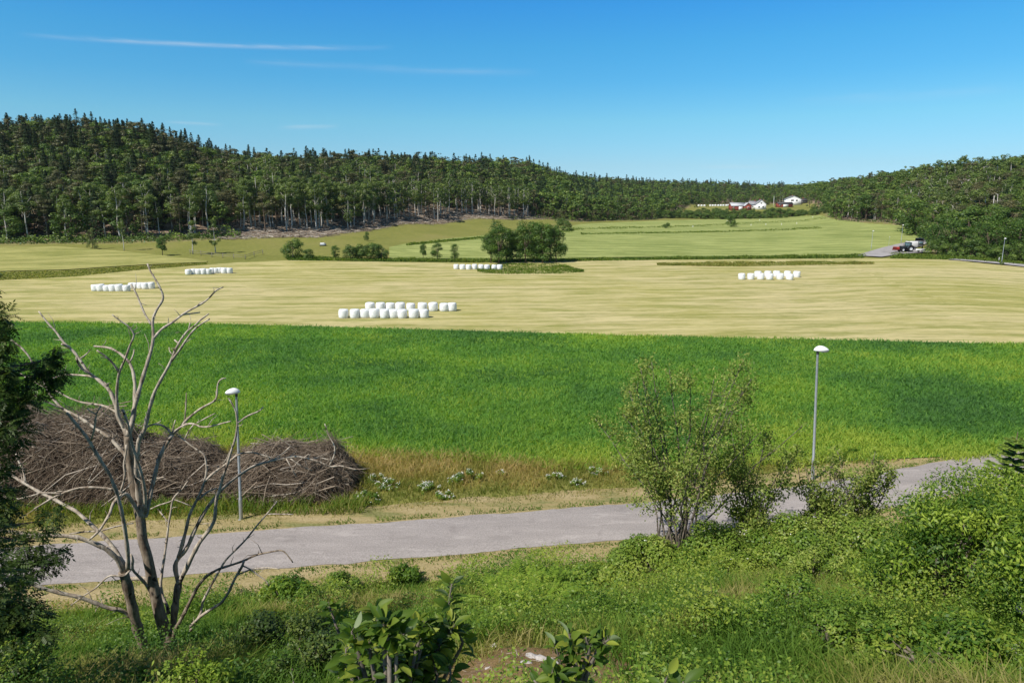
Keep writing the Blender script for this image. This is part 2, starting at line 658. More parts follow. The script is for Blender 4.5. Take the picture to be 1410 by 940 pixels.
def hay_mat(name, pale, mid, green, period=5.0, contrast=.5, gfac=.5):
    """mown grass: swath lines along the 'swath' coordinate"""
    t = NT(name)
    sw = t.n('ShaderNodeAttribute', attribute_name='swath').outputs['Vector']
    p = t.pos()
    line = t.noise(t.mapv(sw, (.06, 1.0 / period * 2.4, 1)), 1.0, 5, .68)
    fine = t.noise(t.mapv(sw, (.16, 1.6, 1)), 1.0, 4, .7)
    patch = t.noise(p, .03, 4, .6)
    grain = t.noise(t.mapv(sw, (.5, 2.2, 1)), 1.0, 4, .75)
    g_, m_, p_ = np.array(green), np.array(mid), np.array(pale)
    col = t.ramp(patch, [(.38, tuple(m_)), (.50, tuple((m_ + p_) / 2)), (.60, tuple(p_))])
    sx = t.n('ShaderNodeSeparateXYZ')
    t.l(sw, sx.inputs[0])
    warp = t.noise(t.mapv(sw, (.035, .06, 1)), 1.0, 4, .6)
    ph = t.math('ADD', t.math('MULTIPLY', sx.outputs[1], 6.283 / (period * 1.6)), t.math('MULTIPLY', warp, 17.0))
    amt = t.step(t.noise(t.mapv(sw, (.09, .3, 1)), 1.0, 4, .65), .40, .56)
    wv = t.step(t.math('SINE', ph), .15, .8)
    wv2 = t.step(t.math('SINE', t.math('ADD', ph, 2.4)), -.1, .9)
    col = t.mix(t.math('MULTIPLY', t.math('MULTIPLY', wv2, amt), .5), col, tuple(np.minimum(p_ * 1.2, .8)))
    col = t.mix(t.math('MULTIPLY', t.math('MULTIPLY', wv, amt), .62), col, tuple((g_ * .6 + m_ * .4)))
    col = t.mix(t.math('MULTIPLY', t.step(line, .53, .60), .55), col, tuple(g_))
    col = t.mix(t.math('MULTIPLY', t.step(line, .46, .40), .5), col, tuple(np.minimum(p_ * 1.15, .8)))
    col = t.mix(t.math('MULTIPLY', t.step(fine, .55, .66), .5), col, tuple(g_ * .9))
    col = t.mix(t.math('MULTIPLY', t.step(grain, .55, .68), .45), col, tuple(g_ * .75))
    col = t.mix(t.math('MULTIPLY', t.step(grain, .44, .34), .45), col, tuple(np.minimum(p_ * 1.25, .8)))
    return t.done(t.bsdf(col, .95, .05, t.math('ADD', t.math('MULTIPLY', line, 1.5), fine), .7, .35))


CROP_TOP = [(-120, 440), (30, 445), (300, 447), (600, 455), (900, 464), (1100, 468), (1410, 475), (1560, 478)]
CROP_BOT = [(-120, 610), (100, 612), (300, 618), (480, 630), (620, 632), (760, 646), (850, 648), (1000, 643), (1200, 634), (1410, 624), (1560, 618)]
MOWN_TOP = [(-120, 391), (0, 387), (100, 382), (200, 372), (330, 362), (400, 359.5), (660, 363), (840, 359), (1000, 358), (1190, 356.5), (1300, 358), (1410, 369), (1560, 380)]


def sw_mown(x, y):
    X0, Yc = 62.0, 55.0
    ax = np.maximum(x - X0 - (y - 80) * .25, 0)
    return np.where(ax > 0, X0 + np.arctan2(ax, y - Yc) * (y - Yc), x), np.hypot(ax * 1.25, y - Yc) - .06 * np.minimum(x, X0)


M['mown'] = hay_mat('mown_hay_field', (.45, .39, .20), (.335, .31, .108), (.175, .20, .042))
sheet('mown_field', MOWN_TOP, CROP_TOP, 120, 60, M['mown'], sw_mown)

t = NT('crop_soil')
p = t.pos()
pt = t.noise(t.mapv(p, (.045, .10, 1)), 1.0, 4, .6)
col = t.ramp(pt, [(.36, (.055, .14, .035)), (.5, (.09, .21, .035)), (.62, (.17, .28, .03))])
M['crop_soil'] = t.done(t.bsdf(col, .9, .05, t.noise(p, 5, 3), .6, .2))
sheet('crop_field', CROP_TOP, CROP_BOT, 90, 40, M['crop_soil'])

FAR_TOP = [(536, 341), (560, 336), (620, 329), (690, 323), (760, 318), (800, 309), (900, 305), (1000, 302), (1060, 300), (1130, 297), (1150, 303), (1200, 309), (1240, 311), (1275, 313), (1300, 316)]
FAR_BOT = [(536, 357), (700, 358), (840, 355), (1000, 354), (1150, 353), (1186, 352), (1210, 346), (1240, 337), (1275, 328), (1300, 321)]
M['far'] = hay_mat('far_green_field', (.30, .33, .115), (.205, .245, .075), (.135, .17, .042), 7, .5, .5)
sheet('far_field', FAR_TOP, FAR_BOT, 90, 40, M['far'], lambda x, y: (x, y + .12 * x))
M['pale'] = hay_mat('upper_hay_field', (.33, .31, .115), (.24, .245, .075), (.15, .17, .042), 6)
sheet('upper_field', [(-120, 343), (0, 341), (80, 340), (160, 346), (230, 353), (285, 360)], [(-120, 378), (0, 374), (90, 372), (200, 365), (285, 361.5)], 60, 20, M['pale'], lambda x, y: (x, y - .2 * x))

# tall-grass strips and the mound in the mown field, the ditch bank behind it
M['rough'] = leafmat('rough_grass', [(0, (.11, .15, .03)), (.5, (.19, .21, .045)), (1, (.32, .28, .09))], .4, .8, .1, (.12, .8))
M['ditch'] = leafmat('ditch_grass', [(0, (.055, .10, .018)), (.5, (.10, .16, .026)), (1, (.18, .22, .042))], .4, .8, .1, (.1, .8))


def region_points(top, bot, x0, x1, n):
    out = []
    for px in R.uniform(x0, x1, n):
        a, b = poly(top, px), poly(bot, px)
        out.append((px, R.uniform(a, b)))
    return out


def grass_band(name, top, bot, n, h, w, mat, bump=0.0):
    x0, x1 = top[0][0], top[-1][0]
    G = []
    for px in np.linspace(x0, x1, 60):
        a = PG(px, poly(top, px))
        b = PG(px, poly(bot, px))
        G.append((a, b))
    G = np.array(G)
    q = R.uniform(0, 58.99, n)
    i = q.astype(int)
    f = (q - i)[:, None]
    A = G[i, 0] * (1 - f) + G[i + 1, 0] * f
    B = G[i, 1] * (1 - f) + G[i + 1, 1] * f
    g = R.uniform(0, 1, n)[:, None]
    P = A * g + B * (1 - g)
    P[:, 2] = ter(P[:, 0], P[:, 1])
    mb = MB()
    cl = fbm(P[:, 0] * .3, P[:, 1] * .3, 41)
    blades(mb, P, h * R.uniform(.25, 1.0, n) * (.25 + 1.3 * cl), w, R.uniform(.4, 1.3, n), np.clip(cl * .8 + R.uniform(-.3, .5, n), 0, 1))
    return tag(mb.build(name, mat), kind='stuff')


grass_band('grass', [(905, 364), (1000, 362), (1120, 361), (1203, 361.5)], [(905, 366), (1000, 368), (1203, 364.5)], 15000, .75, .25, M['rough'])
grass_band('mound_grass', [(658, 369), (690, 364), (770, 364), (803, 373)], [(658, 376), (690, 378.5), (770, 378), (803, 375.5)], 9000, .8, .2, M['ditch'])
grass_band('ditch_grass', [(395, 352), (470, 356), (660, 358), (800, 357), (1000, 354), (1190, 351)], [(395, 359), (470, 360), (660, 361.5), (800, 360.5), (1000, 357.5), (1190, 355.5)], 15000, 1.0, .3, M['ditch'])
grass_band('bank_grass', [(-60, 376), (0, 375), (90, 373), (200, 366), (285, 360)], [(-60, 389), (0, 386), (90, 382), (200, 372), (285, 365)], 6500, .32, .25, M['rough'])
grass_band('roadside_grass', [(1226, 348), (1290, 352), (1380, 356), (1440, 359)], [(1226, 356), (1290, 358), (1380, 363.5), (1440, 368)], 6000, .9, .25, M['ditch'])
for a in (([(780, 315), (950, 311), (1100, 304), (1140, 299)], [(780, 318), (950, 313), (1100, 306), (1140, 302)]),
          ([(560, 337), (700, 323), (790, 317)], [(560, 339), (700, 326), (790, 320)]),
          ([(800, 322), (950, 320), (1060, 317), (1130, 313)], [(800, 324), (950, 321.5), (1060, 319), (1130, 316)])):
    grass_band('field_edge_grass', a[0], a[1], 4500, 1.0, .55, M['ditch'])

# ------------------------------------------------------------------ near road and verges
t = NT('asphalt')
p = t.pos()
n1 = t.noise(t.mapv(p, (.12, .8, 1), (0, 0, -.18)), 1.0, 4, .6)
n2 = t.noise(p, 14, 5, .75)
n3 = t.noise(p, .8, 4, .65)
n4 = t.noise(t.mapv(p, (.35, 1.4, 1), (0, 0, -.2)), 1.3, 5, .75)
col = t.ramp(n1, [(.35, (.235, .213, .203)), (.65, (.36, .326, .312))])
col = t.mix(.5, col, t.ramp(n2, [(.36, (.14, .127, .12)), (.7, (.46, .415, .40))]))
col = t.mix(t.math('MULTIPLY', t.step(n3, .58, .70), .4), col, (.17, .15, .145))
col = t.mix(t.math('MULTIPLY', t.step(n4, .55, .66), .45), col, (.20, .18, .172))
col = t.mix(t.math('MULTIPLY', t.step(n4, .44, .36), .35), col, (.46, .415, .395))
vor = t.n('ShaderNodeTexVoronoi', feature='DISTANCE_TO_EDGE')
vor.inputs['Scale'].default_value = .42
t.l(t.mapv(t.mix(.12, p, t.n('ShaderNodeTexNoise').outputs['Color']), (1, 1.6, 1)), vor.inputs['Vector'])
crk = t.math('LESS_THAN', vor.outputs['Distance'], .006)
col = t.mix(t.math('MULTIPLY', t.math('MULTIPLY', crk, t.step(n3, .5, .62)), .3), col, (.12, .115, .11))
M['asphalt'] = t.done(t.bsdf(col, .9, .15, n2, .3, .02))


def road_strip(name, o0, o1, mat, z, nx=400, wob=0, ny=5, kind='structure'):
    xs = np.linspace(-75, 75, nx)
    ys = roadY(xs)
    tx = np.gradient(xs)
    ty = np.gradient(ys)
    L = np.hypot(tx, ty)
    nx_, ny_ = -ty / L, tx / L
    w0 = (fbm(xs * .8, xs * 0 + 3, 20) - .5) * wob
    w1 = (fbm(xs * .8, xs * 0 + 9, 21) - .5) * wob
    V = []
    for k in range(ny):
        f = k / (ny - 1)
        o = (o0 + w0) * (1 - f) + (o1 + w1) * f
        X, Y = xs + nx_ * o, ys + ny_ * o
        crown = z + (.05 * (1 - (2 * f - 1) ** 2) if name == 'road' else 0)
        V.append(np.stack([X, Y, ter(X, Y) + crown], 1))
    V = np.array(V).reshape(-1, 3)
    i = np.arange(ny - 1)[:, None] * nx
    j = np.arange(nx - 1)[None]
    F = np.stack([i + j, i + j + 1, i + nx + j + 1, i + nx + j], -1).reshape(-1, 4)
    mb = MB()
    mb.add(V, F)
    return tag(mb.build(name, mat, smooth=True), kind=kind)


road_strip('road', -RW / 2, RW / 2, M['asphalt'], .03, wob=.34, ny=9)
t = NT('cut_verge')
p = t.pos()
n1 = t.noise(t.mapv(p, (.25, .9, 1)), 1.0, 4, .65)
n2 = t.noise(p, 7, 5, .75)
col = t.ramp(n1, [(.36, (.12, .145, .035)), (.46, (.28, .225, .095)), (.62, (.38, .30, .165))])
col = t.mix(.35, col, t.ramp(n2, [(.3, (.15, .12, .05)), (.7, (.52, .44, .26))]))
M['verge'] = t.done(t.bsdf(col, .95, .05, n2, .9, .08))
road_strip('verge', RW / 2 - .12, RW / 2 + 2.1, M['verge'], .014, wob=.8)
road_strip('verge', -RW / 2 - 2.0, -RW / 2 + .12, M['verge'], .014, wob=.8)

# far road, bending up to the yard
t = NT('far_asphalt')
M['far_asphalt'] = t.done(t.bsdf(t.ramp(t.noise(t.pos(), .5, 4), [(.3, (.25, .235, .235)), (.7, (.36, .34, .335))]), .9, .1))


def ribbon(name, pts, w, mat, lift=1.6):
    P = np.array([PG(*q) for q in pts])
    s = np.linspace(0, len(P) - 1, 60)
    X = np.interp(s, np.arange(len(P)), P[:, 0])
    Y = np.interp(s, np.arange(len(P)), P[:, 1])
    T = norm(np.stack([np.gradient(X), np.gradient(Y)], 1))
    W = np.interp(s, np.arange(len(P)), w)
    V = []
    for f in (-.5, -.17, .17, .5):
        x, y = X - T[:, 1] * W * f, Y + T[:, 0] * W * f
        V.append(np.stack([x, y, ter(x, y) + goff(y) * lift], 1))
    V = np.array(V).reshape(-1, 3)
    i = np.arange(3)[:, None] * 60
    j = np.arange(59)[None]
    F = np.stack([i + j, i + j + 1, i + 60 + j + 1, i + 60 + j], -1).reshape(-1, 4)
    mb = MB()
    mb.add(V, F)
    return tag(mb.build(name, mat, smooth=True), kind='structure')


ribbon('far_road', [(1196, 354), (1213, 350.5), (1235, 343), (1255, 337.5), (1276, 332.5), (1296, 328)], [7, 9, 8, 7, 6, 6], M['far_asphalt'], 1.7)
ribbon('yard', [(1228, 349.5), (1250, 348), (1275, 347)], [7, 8, 8], M['far_asphalt'], 2.0)
ribbon('far_road', [(1310, 358.5), (1345, 361), (1385, 364.5), (1420, 368.5), (1480, 375)], [3.5, 4, 4.5, 4.5, 5], M['far_asphalt'], 2.0)
#PART2
# ------------------------------------------------------------------ tree builders
def clump_leaves(mb, C, cr, n, L, W, tone, up=.25, squash=.75, core=.5):
    k = R.choice(len(C), n, p=cr ** 2 / np.sum(cr ** 2))
    d = rdir(n, .25)
    rr = cr[k] * (core + (1 - core) * R.uniform(0, 1, n) ** .6)
    p = C[k] + d * rr[:, None] * np.array([1, 1, squash])
    nn = norm(d * 1.0 + rdir(n) * .28 + np.array([0, 0, up]))
    a = norm(np.cross(nn, rdir(n)))
    leafquads(mb, p, a, nn, L * R.uniform(.6, 1.3, n), W * R.uniform(.6, 1.3, n), np.clip(tone[k] + R.normal(0, .16, n), 0, 1))


def make_tree(kind, n, L, seed):
    """trunk and crown of one tree in metres, standing at the origin"""
    global R
    keep = R
    R = np.random.default_rng(seed)
    tb, cb = MB(), MB()
    if kind in ('birch', 'aspen'):
        h = 18.0
        bare = .5 if kind == 'birch' else .28
        lean = R.normal(0, .5, 2)
        z = np.linspace(-.5, h * .93, 9)
        P = np.stack([lean[0] * (z / h) ** 2 + .12 * np.sin(z * .6 + seed), lean[1] * (z / h) ** 2 + .12 * np.cos(z * .5), z], 1)
        tube(tb, P, np.linspace(.25, .05, 9), 6)
        for q in range(7):
            zz = h * R.uniform(bare * .8, .8)
            az = R.uniform(0, 2 * pi)
            b0 = np.array([np.interp(zz, z, P[:, 0]), np.interp(zz, z, P[:, 1]), zz])
            ln = R.uniform(1.2, 2.6)
            tube(tb, [b0, b0 + np.array([math.cos(az), math.sin(az), .6]) * ln * .5, b0 + np.array([math.cos(az), math.sin(az), 1.1]) * ln], [.06, .045, .02], 4)
        K = 16
        zz = R.uniform(bare, 1.0, K) * h
        f = np.clip((zz / h - bare) / (1 - bare), 0, 1)
        rad_ = 2.7 * np.sin(pi * np.clip(.12 + .86 * f, 0, 1)) ** .7 * R.uniform(.45, 1.0, K)
        az = R.uniform(0, 2 * pi, K)
        C = np.stack([rad_ * np.cos(az) + lean[0] * (zz / h) ** 2, rad_ * np.sin(az) + lean[1] * (zz / h) ** 2, zz], 1)
        cr = R.uniform(.95, 1.7, K) * (1 - .3 * f)
        clump_leaves(cb, C, cr, n, L, L * .62, R.uniform(.25, .75, K), squash=1.0, core=.3)
        if kind == 'birch':   # a few low twiggy tufts
            pass
    elif kind == 'spruce':
        h = 20.0
        tube(tb, [(0, 0, -.5), (0, 0, h * .5), (0, 0, h)], [.24, .14, .02], 6)
        z0 = h * .10
        m = n
        f = R.uniform(0, 1, m) ** 1.25
        z = z0 + f * (h - z0)
        rmax = 4.3 * (1 - f) ** .8 * (.82 + .18 * np.sin(z * 4.6 + seed)) + .12
        az = R.uniform(0, 2 * pi, m)
        rr = rmax * R.uniform(.35, 1.0, m) ** .7
        rr *= .8 + .3 * vnoise(az * 2.2, z * .55, seed)
        p = np.stack([rr * np.cos(az), rr * np.sin(az), z - rr * .28], 1)
        o = np.stack([np.cos(az), np.sin(az), -.45 * np.ones(m) + R.normal(0, .15, m)], 1)
        nn = norm(np.stack([np.cos(az) * .35, np.sin(az) * .35, np.ones(m)], 1) + rdir(m) * .45)
        leafquads(cb, p, o, nn, L * 1.25 * (1 - .45 * f), L * .5, np.clip(.5 + R.normal(0, .2, m), 0, 1))
    elif kind == 'pine':
        h = 17.0
        lean = R.normal(0, .6, 2)
        z = np.linspace(-.5, h * .92, 8)
        P = np.stack([lean[0] * (z / h) ** 2, lean[1] * (z / h) ** 2, z], 1)
        tube(tb, P, np.linspace(.23, .06, 8), 6)
        K = 13
        zz = h * R.uniform(.42, 1.0, K)
        f = (zz / h - .42) / .58
        rr = (3.2 * (1 - f * .65)) * R.uniform(.3, 1, K)
        az = R.uniform(0, 2 * pi, K)
        C = np.stack([rr * np.cos(az) + lean[0] * (zz / h) ** 2, rr * np.sin(az) + lean[1] * (zz / h) ** 2, zz], 1)
        for q in range(K):
            tube(tb, [(lean[0] * (zz[q] / h) ** 2, lean[1] * (zz[q] / h) ** 2, zz[q] - .8), C[q]], [.07, .03], 4)
        cr = R.uniform(1.1, 2.0, K)
        clump_leaves(cb, C, cr, n, L, L * .5, R.uniform(.2, .8, K), up=.6, squash=.5, core=.2)
    elif kind in ('broad', 'willow', 'field'):
        h = 14.0
        r0 = {'broad': 4.2, 'willow': 4.4, 'field': 3.1}[kind]
        zb = {'broad': .12, 'willow': .05, 'field': .2}[kind]
        tube(tb, [(0, 0, -.5), (R.normal(0, .2), R.normal(0, .2), h * .3), (R.normal(0, .5), R.normal(0, .5), h * .75)], [.28, .2, .06], 6)
        for q in range(6):
            az = R.uniform(0, 2 * pi)
            tube(tb, [(0, 0, h * R.uniform(.2, .4)), (math.cos(az) * r0 * .4, math.sin(az) * r0 * .4, h * .55), (math.cos(az) * r0 * .7, math.sin(az) * r0 * .7, h * .75)], [.13, .08, .03], 4)
        K = 34 if kind == 'field' else 24
        f = R.uniform(0, 1, K)
        zz = h * (zb + (1 - zb) * f)
        rr = r0 * np.sin(pi * np.clip(.22 + .72 * f, 0, 1)) ** .6 * R.uniform(.3, 1, K) ** .5
        az = R.uniform(0, 2 * pi, K)
        C = np.stack([rr * np.cos(az), rr * np.sin(az), zz - .8], 1)
        cr = R.uniform(1.0, 2.0, K) * r0 / 4.2 * (1.5 if kind == 'field' else 1.0)
        clump_leaves(cb, C, cr, n, L, L * .62, R.uniform(.2, .8, K), core=.45)
    elif kind == 'bush':
        h = 4.0
        for q in range(7):
            az = R.uniform(0, 2 * pi)
            tube(tb, [(0, 0, -.2), (math.cos(az) * .7, math.sin(az) * .7, 1.4), (math.cos(az) * 1.3, math.sin(az) * 1.3, 2.9)], [.06, .045, .015], 4)
        K = 20
        f = R.uniform(0, 1, K)
        rr = 2.1 * np.sqrt(1 - (f * .92) ** 2) * R.uniform(.3, 1, K) ** .5
        az = R.uniform(0, 2 * pi, K)
        C = np.stack([rr * np.cos(az), rr * np.sin(az), .35 + f * (h - .9)], 1)
        cr = R.uniform(.65, 1.1, K)
        clump_leaves(cb, C, cr, n, L, L * .62, R.uniform(.2, .8, K), core=.45)
    elif kind == 'snag':
        h = 15.0
        z = np.linspace(-.5, h, 7)
        P = np.stack([R.normal(0, .12, 7).cumsum() * .5, R.normal(0, .12, 7).cumsum() * .5, z], 1)
        tube(tb, P, np.linspace(.26, .07, 7), 6)
        for q in range(9):
            az = R.uniform(0, 2 * pi)
            i = R.integers(3, 7)
            ln = R.uniform(.6, 2.2)
            tube(cb, [P[i], P[i] + np.array([math.cos(az), math.sin(az), .5]) * ln], [.07, .02], 4)
    R = keep
    return tb, cb


MATS = {'birch': ('bark_pale', 'birch'), 'aspen': ('bark_pale', 'birch'), 'spruce': ('bark_brown', 'spruce'), 'pine': ('bark_brown', 'pine'),
        'broad': ('bark_brown', 'broad'), 'willow': ('bark_brown', 'willow'), 'field': ('bark_brown', 'field_tree'), 'bush': ('shrub_bark', 'broad'), 'snag': ('bark_pale', 'bark_pale')}
NEAR = {}
for k, n, L in (('birch', 2400, .44), ('aspen', 2800, .44), ('spruce', 2600, .70), ('pine', 2400, .46), ('broad', 4800, .46), ('willow', 4000, .42), ('field', 5200, .42), ('bush', 3000, .26), ('snag', 0, 0)):
    NEAR[k] = []
    for v in range(4):
        tb, cb = make_tree(k, n, L, 100 + 17 * v + len(k))
        NEAR[k].append((tb.mesh('trunk', M[MATS[k][0]]), cb.mesh('crown', M[MATS[k][1]])))
HSTD = {'birch': 18.5, 'aspen': 18.5, 'spruce': 20, 'pine': 17.5, 'broad': 14, 'willow': 14, 'field': 14, 'bush': 4, 'snag': 15}
NOUN = {'birch': 'birch_tree', 'aspen': 'aspen_tree', 'spruce': 'spruce_tree', 'pine': 'pine_tree', 'broad': 'broadleaf_tree', 'willow': 'willow_tree', 'field': 'field_tree', 'bush': 'bush', 'snag': 'dead_tree'}


def plant(kind, v, loc, h, rz, label, group=None, wide=1.0, cat=None):
    s = h / HSTD[kind]
    o = thing(NOUN[kind], label, cat or ('bush' if kind == 'bush' else 'tree'), loc, rz, group, (s * wide, s * wide, s))
    tm, cm = NEAR[kind][v % 4]
    link('trunk' if kind != 'bush' else 'stems', tm, o)
    link('crown' if kind != 'snag' else 'branches', cm, o)
    return o


def zcam(P):
    return P[1] * cp + (H - P[2]) * sp


def plant_px(kind, v, px, py, hpx, rz, label, group=None, wide=1.0, cat=None, sink=0.0):
    P = PG(px, py)
    h = hpx * zcam(P) / 940
    P = P + np.array([0, 0, float(goff(P[1])) - sink])
    return plant(kind, v, P, h, rz, label, group, wide, cat)


# ------------------------------------------------------------------ the woods
def wood_points():
    out = []
    for (y0, y1, s) in ((185, 330, 4.3), (330, 500, 5.4), (500, 760, 7.2), (760, 1250, 10.0)):
        ys = np.arange(y0, y1, s)
        for y in ys:
            xs = np.arange(-1.0 * y, .98 * y, s)
            x = xs + R.uniform(-.48, .48, len(xs)) * s
            yy = y + R.uniform(-.48, .48, len(xs)) * s
            back = np.interp(x / yy, [-.47, -.40, -.02, .06], [0, 9, 9, 0])
            ok = yy > fedge(x, yy) + back * np.where(R.uniform(0, 1, len(x)) < .12, 0, 1)
            out.append(np.stack([x[ok], yy[ok], np.full(ok.sum(), s)], 1))
    return np.concatenate(out)


W = wood_points()
W = W[np.argsort(W[:, 1])]
wz = ter(W[:, 0], W[:, 1])
wu = W[:, 0] / W[:, 1]
wpx = 705 + wu / .985 * 940
din = W[:, 1] - fedge(W[:, 0], W[:, 1])
kinds, hs = [], []
for i in range(len(W)):
    px, d, y = wpx[i], din[i], W[i, 1]
    r = R.uniform()
    crest = wz[i] > 27
    if px < 330:
        if d < 16: k = 'birch' if r < .38 else ('pine' if r < .58 else ('broad' if r < .85 else 'spruce'))
        elif crest: k = 'spruce' if r < .32 else ('pine' if r < .75 else 'broad')
        else: k = 'pine' if r < .42 else ('broad' if r < .72 else ('spruce' if r < .87 else 'aspen'))
    elif px < 735:
        if d < 30: k = 'birch' if r < .74 else ('pine' if r < .82 else 'aspen')
        elif crest: k = 'spruce' if r < .2 else ('pine' if r < .62 else 'broad')
        else: k = 'pine' if r < .32 else ('broad' if r < .55 else ('spruce' if r < .70 else 'aspen'))
    elif px < 1075:
        if crest: k = 'spruce' if r < .24 else ('pine' if r < .55 else 'broad')
        elif d < 12: k = 'willow' if r < .35 else 'broad'
        else: k = 'broad' if r < .6 else ('spruce' if r < .75 else ('pine' if r < .87 else 'aspen'))
    else:
        if px > 1275 and d < 22: k = 'field' if r < .65 else 'broad'
        elif crest: k = 'broad' if r < .74 else ('pine' if r < .92 else 'spruce')
        elif 1230 < px < 1400 and d > 35: k = 'pine' if r < .35 else ('birch' if r < .55 else ('snag' if r < .75 else 'broad'))
        else: k = 'broad' if r < .7 else ('aspen' if r < .85 else 'pine')
    h = {'birch': 17.5, 'aspen': 16.0, 'spruce': 18.0, 'pine': 15.5, 'broad': 13.5, 'willow': 9.5, 'snag': 13, 'field': 9}[k] * R.uniform(.74, 1.12)
    if px > 1275 and d < 22: h = R.uniform(7.5, 11)
    if 735 < px < 1000 and d < 14: h *= .72
    if 1000 <= px < 1135 and d < 60: h *= .75
    if px < 330 and k == 'birch': h *= .9
    if px < 330 and not crest and k != 'birch': h *= .9
    if y > 600: h *= .92
    kinds.append(k)
    hs.append(h)
hs = np.array(hs)
top = (wz + hs - H) / W[:, 1]
low = (wz + .72 * hs - H) / W[:, 1]
bins = np.clip(((wu + 1.1) / 2.2 * 900).astype(int), 0, 899)
hor = np.full(900, -1.0)
keep = np.zeros(len(W), bool)
for i in range(len(W)):
    hw = max(1, int(1.6 / W[i, 1] / 2.2 * 900))
    b0, b1 = max(0, bins[i] - hw), min(899, bins[i] + hw)
    m = hor[b0:b1 + 1].min()
    if top[i] > m - .001 or din[i] < 26:
        keep[i] = True
    seg = hor[b0:b1 + 1]
    np.maximum(seg, low[i], out=seg)
inview = np.abs(wu) < .79
size = hs / W[:, 1]
idx = np.where(keep)[0]
vis = [i for i in idx if inview[i]]
vis.sort(key=lambda i: -(size[i] * (1.0 if top[i] > 0 or din[i] < 14 else .6)) + .004 * (din[i] > 26))
IND = set(vis[:236])
ZONE = lambda px: 'left' if px < 345 else ('mid' if px < 1000 else 'right')
LAB = {
    ('birch', 'left'): 'slim birch with pale bare trunk low on the left wooded hillside',
    ('birch', 'mid'): 'tall birch with long bare pale trunk above the brown felled slope',
    ('birch', 'right'): 'pale-trunked birch among dark trees on the right wooded slope',
    ('aspen', 'left'): 'leafy aspen with pale lower trunk within the left hillside forest',
    ('aspen', 'mid'): 'leafy aspen with pale lower trunk beside the brown felled slope',
    ('aspen', 'right'): 'leafy aspen with pale lower trunk on the right wooded slope',
    ('pine', 'left'): 'grey-green pine with layered flat crown on the left hillside',
    ('pine', 'mid'): 'grey-green pine among the birches above the brown felled slope',
    ('pine', 'right'): 'grey-green pine with bare trunk on the right wooded slope',
    ('spruce', 'left'): 'dark cone-shaped spruce on the left wooded hillside',
    ('spruce', 'mid'): 'dark cone-shaped spruce behind the birches of the felled slope',
    ('spruce', 'right'): 'dark cone-shaped spruce on the right wooded slope',
    ('broad', 'left'): 'round-crowned deciduous tree low on the left wooded hillside',
    ('broad', 'mid'): 'round-crowned deciduous tree behind the birches of the felled slope',
    ('broad', 'right'): 'dense deep green deciduous tree on the wooded right slope by the yard',
    ('field', 'right'): 'bright green leafy tree at the front of the right woods by the yard',
    ('willow', 'mid'): 'low pale green willow at the foot of the middle woods',
    ('snag', 'right'): 'bare pale dead tree standing among the right slope woods',
}
for i in IND:
    z = ZONE(wpx[i])
    k = kinds[i]
    plant(k, int(R.integers(4)), (W[i, 0], W[i, 1], wz[i] - .1), hs[i], R.uniform(0, 6.28), LAB.get((k, z), 'deciduous tree at the wood edge'),
          {'left': 'trees on the left wooded hillside', 'mid': 'trees above the brown felled slope', 'right': 'trees on the right wooded slope'}[z], wide=R.uniform(1.05, 1.35) * (1.35 if k == 'field' else 1))

LOD = {}
for lod, f, g in (('m', .55, 1.15), ('f', .2, 1.9)):
    for k, n, L in (('birch', 1000, .62), ('aspen', 1100, .62), ('spruce', 1300, .85), ('pine', 1000, .62), ('broad', 1900, .62), ('willow', 1700, .55), ('field', 2300, .5), ('snag', 0, 0)):
        LOD[k, lod] = []
        for v in range(4):
            tb, cb = make_tree(k, int(n * f), L * g, 500 + 13 * v + len(k))
            LOD[k, lod].append((tb.arrays(), cb.arrays()))
woods = {}
tones = fbm(W[:, 0] * .03, W[:, 1] * .03, 31) - .5
for i in idx:
    if i in IND: continue
    if abs(wu[i]) > 1.0: continue
    k = kinds[i]
    lod = 'm' if W[i, 1] < 420 else 'f'
    (tv, t3, t4, ta), (cv, c3, c4, ca) = LOD[k, lod][R.integers(4)]
    s = hs[i] / HSTD[k]
    w = s * R.uniform(1.1, 1.55)
    a = R.uniform(0, 6.28)
    Rm = np.array([[math.cos(a) * w, -math.sin(a) * w, 0], [math.sin(a) * w, math.cos(a) * w, 0], [0, 0, s]])
    o = np.array([W[i, 0], W[i, 1], wz[i] - .1])
    mb = woods.setdefault('left' if wu[i] < .12 else ('right' if wu[i] > .45 else 'far'), MB())
    names = ('bark_pale', 'bark_brown', 'spruce', 'pine', 'broad', 'birch', 'willow', 'field_tree')
    for V, F3, F4, A, mt in ((tv, t3, t4, ta, MATS[k][0]), (cv, c3, c4, ca, MATS[k][1])):
        if mt == MATS[k][0] and lod == 'f' and din[i] > 25: continue
        if len(V) == 0: continue
        mi = names.index(mt)
        n0 = mb.n
        mb.V.append(V @ Rm.T + o)
        mb.A.append(np.clip(A + tones[i] * .5 + R.normal(0, .07), 0, 1))
        if len(F3): mb.F3.append(F3 + n0); mb.M3.append(np.full(len(F3), mi))
        if len(F4): mb.F4.append(F4 + n0); mb.M4.append(np.full(len(F4), mi))
        mb.n += len(V)
for zname, mb in woods.items():
    tag(mb.build('forest', [M[q] for q in names]), kind='stuff')
print('trees', len(IND), 'of', len(idx), 'of', len(W))

